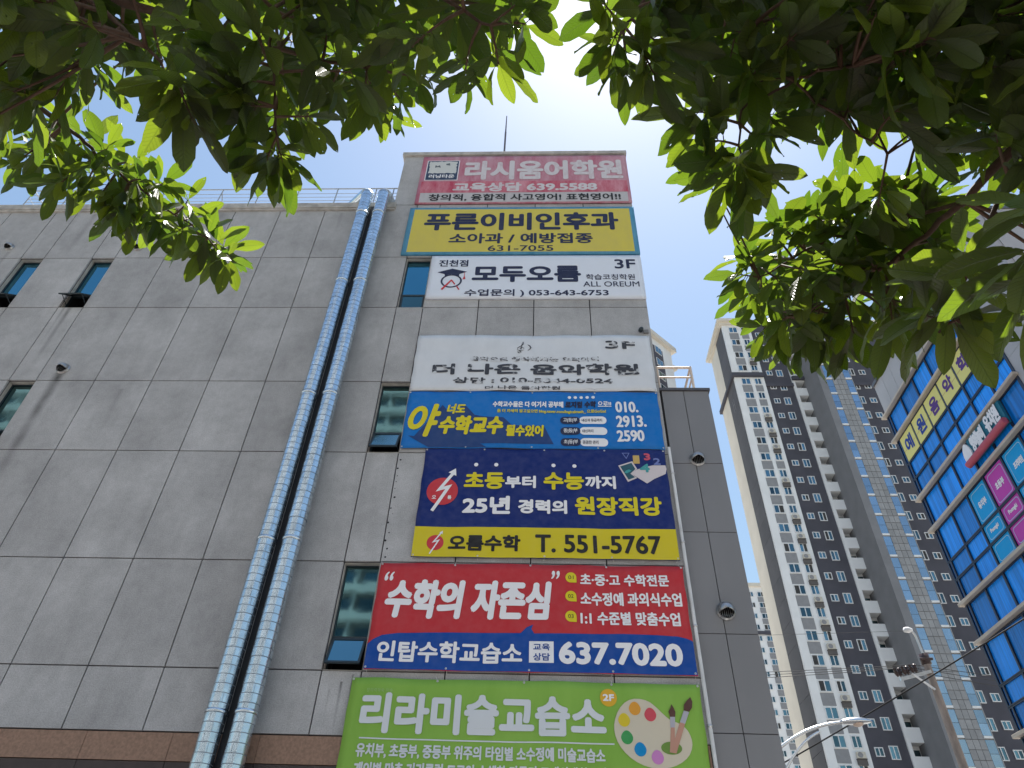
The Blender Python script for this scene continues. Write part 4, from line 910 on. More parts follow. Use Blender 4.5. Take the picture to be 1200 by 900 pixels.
mb = MB(); mb.lathe((5.90, 14, 5.655), (0, 0, -1), [(.10, 0), (.085, .025), (.04, .045), (0, .05)], 16); mb.build('lens', mat('warm_lens', (.75, .58, .48), .3), t)

M_pole = mat('weathered_concrete_pole', (.30, .25, .22), .85, var=.3, scale=5, stretch=(1, 1, .3))
M_ins = mat('brown_porcelain', (.05, .028, .025), .3, var=.2)
t = thing('utility_pole', 'weathered utility pole with insulators and a small white lamp hood', 'utility pole', (12.93, 24, 0))
mb = MB(); mb.tube([(12.93, 24, 0), (12.93, 24, 10.75)], [.17, .11], 16); mb.build('pole', M_pole, t)
mb = MB(); mb.tube([(12.93, 24, 10.7), (12.90, 24, 11.35)], .035, 10); mb.tube(curve((12.90, 24, 11.3), (12.88, 23.95, 11.62), (12.60, 23.9, 11.60)), .035, 10); mb.build('lamp_mast', M_steel, t)
mb = MB(); mb.lathe((12.68, 23.92, 11.60), (-1, -.1, -.05), [(0, -.14), (.06, -.12), (.10, 0), (.085, .14), (0, .18)], 14); mb.build('lamp_hood', mat('white_hood', (.8, .8, .8), .4), t)
C0, C1 = Vector((12.93, 24.0, 10.2)), Vector((11.98, 24.26, 10.02)); ax = (C1-C0).normalized()
mb = MB(); mb.obox(C0-Vector((0, .14, .05)), (C1-C0), (0, .09, 0), (0, 0, .10)); mb.build('crossarm', M_steel, t)
mb = MB(); mb.tube([(12.86, 23.9, 9.62), (12.34, 24.0, 10.16)], .035, 8); mb.build('brace', MATS['white_hood'], t)
mb = MB(); mb.lathe((12.93, 24, 10.45), (0, 0, 1), [(.11, 0), (.16, .02), (.16, .34), (.11, .36)], 14); mb.tube([(12.7, 23.9, 10.6), (13.1, 23.85, 10.6)], .05, 8); mb.build('junction_collar', M_ins, t)
INS = []
for u in (.45, .7, .95):
    p = C0+(C1-C0)*u+Vector((0, -.09, .05)); mb = MB()
    mb.lathe(p, (0, 0, 1), [(.02, 0), (.02, .05), (.08, .07), (.07, .10), (.045, .11), (.085, .15), (.07, .19), (.05, .2), (.075, .25), (.05, .30), (0, .31)], 12); mb.build('insulator', M_ins, t); INS.append(p+Vector((0, 0, .29)))
    mb = MB(); q = p+Vector((-.12, -.05, .0)); mb.lathe(q, (-.3, -.2, 1), [(.02, 0), (.05, .06), (.07, .14), (.03, .2), (.06, .25), (0, .3)], 10); mb.build('insulator', M_ins, t)
M_wire = mat('black_cable', (.018, .018, .02), .6)
def wire(label, a, b, sag, r, g=None):
    a, b = Vector(a), Vector(b); pts = [a.lerp(b, i/24)-Vector((0, 0, sag*4*(i/24)*(1-i/24))) for i in range(25)]
    mb = MB(); mb.tube(pts, r, 6); o = mb.build('power_line', M_wire); tag(o, label, 'cable', g)
for i, p in enumerate(INS):
    wire(('upper', 'middle', 'lower')[i]+' of the three thin cables running left from the insulators', p, (-18, 25.5+i*.3, p.z+.25-.18*i), .55, .010, 'cables from the utility pole')
    wire(('upper', 'middle', 'lower')[i]+' of the three thin cables running right behind the glass building', p, (34, 26+i*.4, p.z-.1-.35*i), .5, .011, 'cables from the utility pole')
wire('faint thin cable running left from the white lamp hood', (12.62, 23.9, 11.56), (-18, 26, 11.55), .2, .006)
wire('thick black cable slanting across the side street to the glass building', (4.0, 18.6, 5.2), (12.6, 9.0, 8.95), .15, .016)

# ------------------------------------------------------------------ the two street trees overhead
LEFT_TWIGS=[[-0.66,0.898,3.462,0.93],[-1.22,0.585,3.073,0.95],[-0.202,0.64,3.594,1.08],[-0.836,0.656,3.493,1.05],[-0.826,0.875,3.622,0.9],[-1.076,0.448,2.945,1.06],[-0.401,0.644,3.551,0.98],[-0.691,0.698,3.779,0.95],[-1.327,0.736,3.028,1.06],[-1.18,0.616,3.435,0.91],[-0.197,0.651,3.383,1.07],[-0.969,0.609,3.468,0.98],[-1.312,0.583,3.546,1.01],[-1.512,0.776,3.301,0.95],[-1.01,0.66,3.429,0.98],[-0.273,0.639,3.155,1.03],[-1.013,0.695,3.318,0.97],[-0.45,0.555,3.418,0.98],[-0.095,0.636,3.71,1.09],[-1.364,0.515,3.355,1.09],[-1.069,0.704,3.062,0.91],[-1.075,0.636,2.929,1.07],[-1.115,0.659,2.822,1.05],[-1.443,0.697,3.509,1.06],[-0.714,0.672,3.448,0.94],[-1.105,0.654,3.594,0.94],[-0.981,0.423,2.929,1.0],[-1.026,0.719,3.692,1.1],[-0.688,0.903,3.38,0.91],[-0.828,0.691,3.369,0.99],[-0.312,0.679,3.694,0.98],[-1.165,0.751,3.077,1.07],[-0.866,0.753,3.637,0.95],[-0.426,0.888,3.495,0.91],[-0.592,0.806,3.449,0.9],[-1.148,0.782,3.312,0.98],[-0.528,0.753,3.866,1.0],[-0.348,0.721,3.249,1.05],[-0.536,0.71,3.405,1.01],[-1.186,0.549,3.47,0.98],[-0.652,0.811,3.45,0.91],[-0.966,0.608,3.178,0.91],[-0.901,0.538,3.416,1.0],[-0.565,0.625,3.269,0.97],[-0.171,0.482,3.23,1.09],[-1.393,0.762,3.391,0.96],[-1.11,0.815,3.678,1.05],[-1.032,0.563,3.349,0.96],[-0.693,0.811,3.594,1.07],[-0.462,0.781,3.747,0.99],[-0.516,0.943,3.744,0.94],[-0.984,0.839,3.543,1.1],[-0.42,0.691,3.133,0.93],[-1.368,0.8,3.185,1.04],[-0.708,0.653,3.135,0.9],[-1.375,0.8,3.454,1.1],[-0.994,0.756,3.683,0.91],[-0.164,0.822,3.738,0.99],[-1.215,0.664,3.036,0.96],[-1.156,0.761,3.397,0.98],[-0.645,0.524,3.234,0.91],[-0.898,0.523,2.995,0.98],[-0.702,0.71,3.65,1.01],[-0.291,0.934,3.87,1.08],[-1.231,0.62,3.584,1.01],[-0.453,0.745,3.524,1.04],[-1.24,0.511,3.353,0.93],[-0.41,0.591,3.613,0.99],[-0.799,0.577,3.45,1.0],[-1.058,0.604,3.318,1.02],[-1.065,0.543,3.141,0.93],[-1.3,0.799,3.577,1.05],[-0.437,0.806,3.292,1.07],[-0.955,0.608,3.634,0.97],[-0.137,0.566,3.437,0.94],[-0.798,0.434,3.053,0.95],[-1.331,0.771,3.48,1.09],[-0.346,0.751,3.644,1.09],[-0.981,0.499,2.95,1.01],[-0.221,0.929,3.885,0.95],[-1.054,0.534,2.848,1.09],[-1.181,0.652,3.321,1.09],[-0.641,0.734,3.073,1.07],[-0.563,0.811,3.53,1.07],[-0.449,0.651,3.384,0.91],[-0.11,0.708,3.687,0.97],[-0.287,0.511,3.329,0.93],[-0.487,0.49,3.234,1.02],[-1.45,0.789,3.232,0.92],[-0.477,0.546,3.305,1.06],[-0.648,0.839,3.171,1.02],[-1.025,0.485,3.062,1.06],[-1.266,0.642,3.236,0.92],[-1.109,0.685,3.077,1.03],[-0.794,0.621,3.199,0.93],[-0.727,0.524,3.407,0.9],[-0.48,0.547,3.188,0.92],[-1.14,0.512,3.084,1.06],[-1.395,0.544,3.495,0.98],[-0.561,0.72,3.702,1.06],[-1.478,0.766,3.437,0.94],[-0.829,0.788,3.55,1.08],[-1.363,0.854,3.24,0.91],[-0.546,0.878,3.729,1.05],[-0.973,0.771,3.39,0.91],[-0.528,0.773,3.096,0.9],[-0.585,0.886,3.461,1.02],[-0.674,0.686,3.099,1.07],[-0.082,0.706,3.498,0.93],[-1.063,0.53,3.414,0.95],[-0.616,0.729,3.21,0.94],[-0.734,0.668,3.708,0.92],[-1.007,0.642,3.064,0.93],[-1.377,0.614,3.248,1.04],[-0.524,0.68,3.453,0.93],[-0.592,0.59,3.099,1.09],[-1.053,0.625,3.406,0.91],[-0.169,0.724,3.681,1.07],[-1.101,0.453,3.033,1.09],[-0.305,0.559,3.321,0.99],[-0.82,0.586,3.385,1.09],[-0.652,0.554,3.501,1.05],[-0.419,0.804,3.69,0.96],[-0.262,0.686,3.533,0.99],[-1.18,0.538,3.077,0.94],[-0.042,0.588,3.248,1],[-0.036,0.632,3.231,0.9],[-0.098,0.726,3.244,0.9],[-0.188,0.785,3.32,0.8],[-0.297,0.824,3.398,0.8],[-0.384,0.914,3.451,0.75],[-0.441,0.988,3.515,0.75],[-0.431,0.867,3.35,0.8],[-0.571,0.809,2.982,1],[-0.62,0.834,3.008,0.9],[-0.65,0.791,3.08,1],[-0.675,0.698,3.056,1],[-0.737,0.669,2.978,1.1],[-0.745,0.631,2.992,1.1],[-0.728,0.708,2.963,0.9],[-1.438,1.017,3.443,0.95],[-1.547,1.172,3.614,0.95],[-1.489,1.134,3.653,0.95],[-1.347,1.099,3.463,0.95],[-1.509,1.255,3.595,0.95],[-1.34,1.101,3.54,0.95],[-1.395,1.226,3.598,0.95],[-1.326,1.239,3.518,0.95],[-1.355,1.285,3.468,0.95],[-1.381,1.213,3.478,0.95],[-1.226,1.157,3.46,0.95],[-1.285,1.296,3.53,0.95],[-1.206,1.214,3.526,0.95],[-1.274,1.387,3.64,0.95],[-1.284,1.367,3.527,0.95],[-1.181,1.348,3.462,0.95],[-1.217,1.412,3.624,0.95],[-1.152,1.428,3.547,0.95],[-1.124,1.469,3.554,0.95],[-1.188,1.483,3.548,0.95],[-1.121,1.52,3.557,0.95],[-1.039,1.454,3.44,0.95],[-1.591,1.123,3.556,0.95],[-1.609,1.114,3.493,0.95],[-1.491,1.049,3.629,0.95],[-1.334,1.207,3.644,0.95],[-1.441,1.133,3.402,0.95],[-1.347,1.329,3.656,0.95],[-1.365,1.36,3.517,0.95],[-1.134,1.534,3.615,0.95],[-1.15,1.28,3.53,0.95],[-1.508,0.401,3.434,1.07],[-1.876,0.021,3.866,1.05],[-0.989,-0.129,4.05,0.95],[-1.451,0.208,3.672,0.92],[-0.215,0.45,4.44,1.02],[-0.261,0.016,4.281,1.07],[-1.416,0.225,3.328,1.03],[-1.239,-0.11,3.437,0.95],[-0.723,-0.096,4.322,1.0],[-0.947,-0.079,4.509,0.94],[-1.234,0.488,3.713,0.98],[-1.163,-0.014,3.729,1.04],[-0.293,0.591,3.98,0.98],[-1.484,0.419,4.131,0.92],[-1.797,0.233,3.76,1.0],[-0.489,-0.032,4.104,0.99],[-1.35,0.056,3.446,0.93],[-0.681,0.131,4.406,0.96],[-0.618,0.32,3.87,0.94],[-0.236,0.338,4.363,1.04],[-1.079,-0.012,4.149,0.9],[-1.599,0.059,3.63,0.98],[-0.369,0.531,3.801,1.05],[-1.195,0.08,3.844,1.07],[-0.766,0.111,4.127,0.95],[-1.229,0.203,4.389,0.91],[-0.45,0.061,4.042,0.97],[-1.06,-0.096,3.549,1.03],[-1.585,0.025,3.444,1.09],[-1.323,0.263,4.393,0.91],[-0.827,-0.023,3.763,1.03],[-1.838,0.376,3.781,0.95],[-0.084,0.307,4.05,1.1],[-0.263,-0.111,4.716,0.97],[-1.254,-0.079,4.184,1.09],[-0.545,-0.135,4.366,0.98],[-0.789,0.28,4.614,1.02],[-1.076,0.306,4.213,1.08],[-0.723,0.014,3.635,0.92],[-0.502,0.504,3.652,0.96],[-1.027,-0.035,4.597,1.04],[-1.513,0.211,3.579,1.02],[-1.283,-0.07,3.842,1.0],[-0.806,0.378,3.916,1.09],[-0.808,0.332,4.388,0.91],[-1.237,0.14,4.075,1.09],[-1.472,-0.102,3.648,0.93],[-1.335,-0.03,3.292,1.01],[-0.664,-0.018,4.019,1.01],[-1.286,0.332,4.124,0.99],[-0.587,-0.077,4.304,1.02],[-1.411,0.354,3.908,1.0],[-0.666,0.406,3.797,0.95],[-0.777,0.175,4.328,1.09],[-1.119,0.374,3.476,0.91],[-1.408,0.067,3.78,1.09],[-1.318,0.721,4.275,0.94],[-1.716,0.024,3.78,0.91],[-1.403,0.197,4.229,0.91],[-1.404,0.228,4.396,0.97],[-1.212,0.051,3.718,0.97],[-1.079,0.492,3.484,0.97],[-1.253,0.106,3.564,0.91],[-0.8,0.214,4.082,1.07],[-1.823,0.175,3.892,1.01],[-1.266,0.002,3.441,0.99],[-1.518,0.44,3.38,0.99],[-1.057,0.085,4.479,0.94],[-0.545,0.292,4.214,0.99],[-1.319,0.017,3.824,0.91],[-0.767,0.519,4.566,1.08],[-1.441,0.337,3.41,1.07],[-0.286,-0.104,4.183,1.07],[-1.442,0.286,3.547,0.91],[-1.894,-0.159,4.158,0.97],[-0.266,0.001,3.73,0.94],[-1.034,0.483,3.787,1.07],[-1.369,0.004,4.452,0.95],[-1.359,0.259,3.355,0.92],[-2.085,0.332,3.984,0.99],[-1.259,0.436,3.405,0.96],[-1.743,0.08,3.614,1.03],[-1.561,0.093,3.785,1.05],[-1.049,0.404,3.935,1.07],[-0.434,0.131,4.417,1.02],[-0.692,0.529,3.629,0.96],[-1.261,0.134,3.644,1.07],[-0.956,0.076,4.504,1.04],[-1.448,-0.132,4.05,0.93],[-0.493,-0.035,3.66,0.92],[-0.059,0.379,4.163,0.96],[-0.647,0.187,4.719,0.92],[-0.365,0.473,4.32,0.96],[-1.364,-0.038,3.453,1.06],[-1.906,0.072,3.921,1.0]]
LEFT_LIMBS=[[[-1.746,0.013,3.527,0.0425],[-1.377,0.32,3.414,0.0298],[-1.099,0.522,3.312,0.0136],[-0.86,0.628,3.293,0.0087],[-0.641,0.732,3.347,0.0056],[-0.445,0.792,3.382,0.0037]],[[-1.377,0.32,3.414,0.0186],[-1.525,0.681,3.46,0.0124],[-1.475,0.941,3.524,0.0081],[-1.428,1.069,3.56,0.0062],[-1.362,1.167,3.551,0.005],[-1.285,1.265,3.542,0.0037],[-1.175,1.382,3.532,0.0025],[-1.092,1.481,3.507,0.0019]],[[-1.099,0.522,3.312,0.0124],[-0.577,0.506,3.338,0.0087],[-0.308,0.594,3.378,0.0056],[-0.115,0.651,3.274,0.0031]],[[-0.568,0.538,3.386,0.0074],[-0.593,0.599,3.303,0.005],[-0.612,0.639,3.225,0.0037],[-0.601,0.719,3.137,0.0031],[-0.592,0.792,3.044,0.0025]],[[-1.099,0.522,3.312,0.0087],[-0.911,0.593,3.158,0.005],[-0.766,0.649,3.033,0.0025]],[[-1.746,0.013,3.527,0.0425],[-1.234,-0.066,4.001,0.0298],[-0.615,0.09,4.125,0.0124],[-0.172,0.413,3.958,0.0062]]]
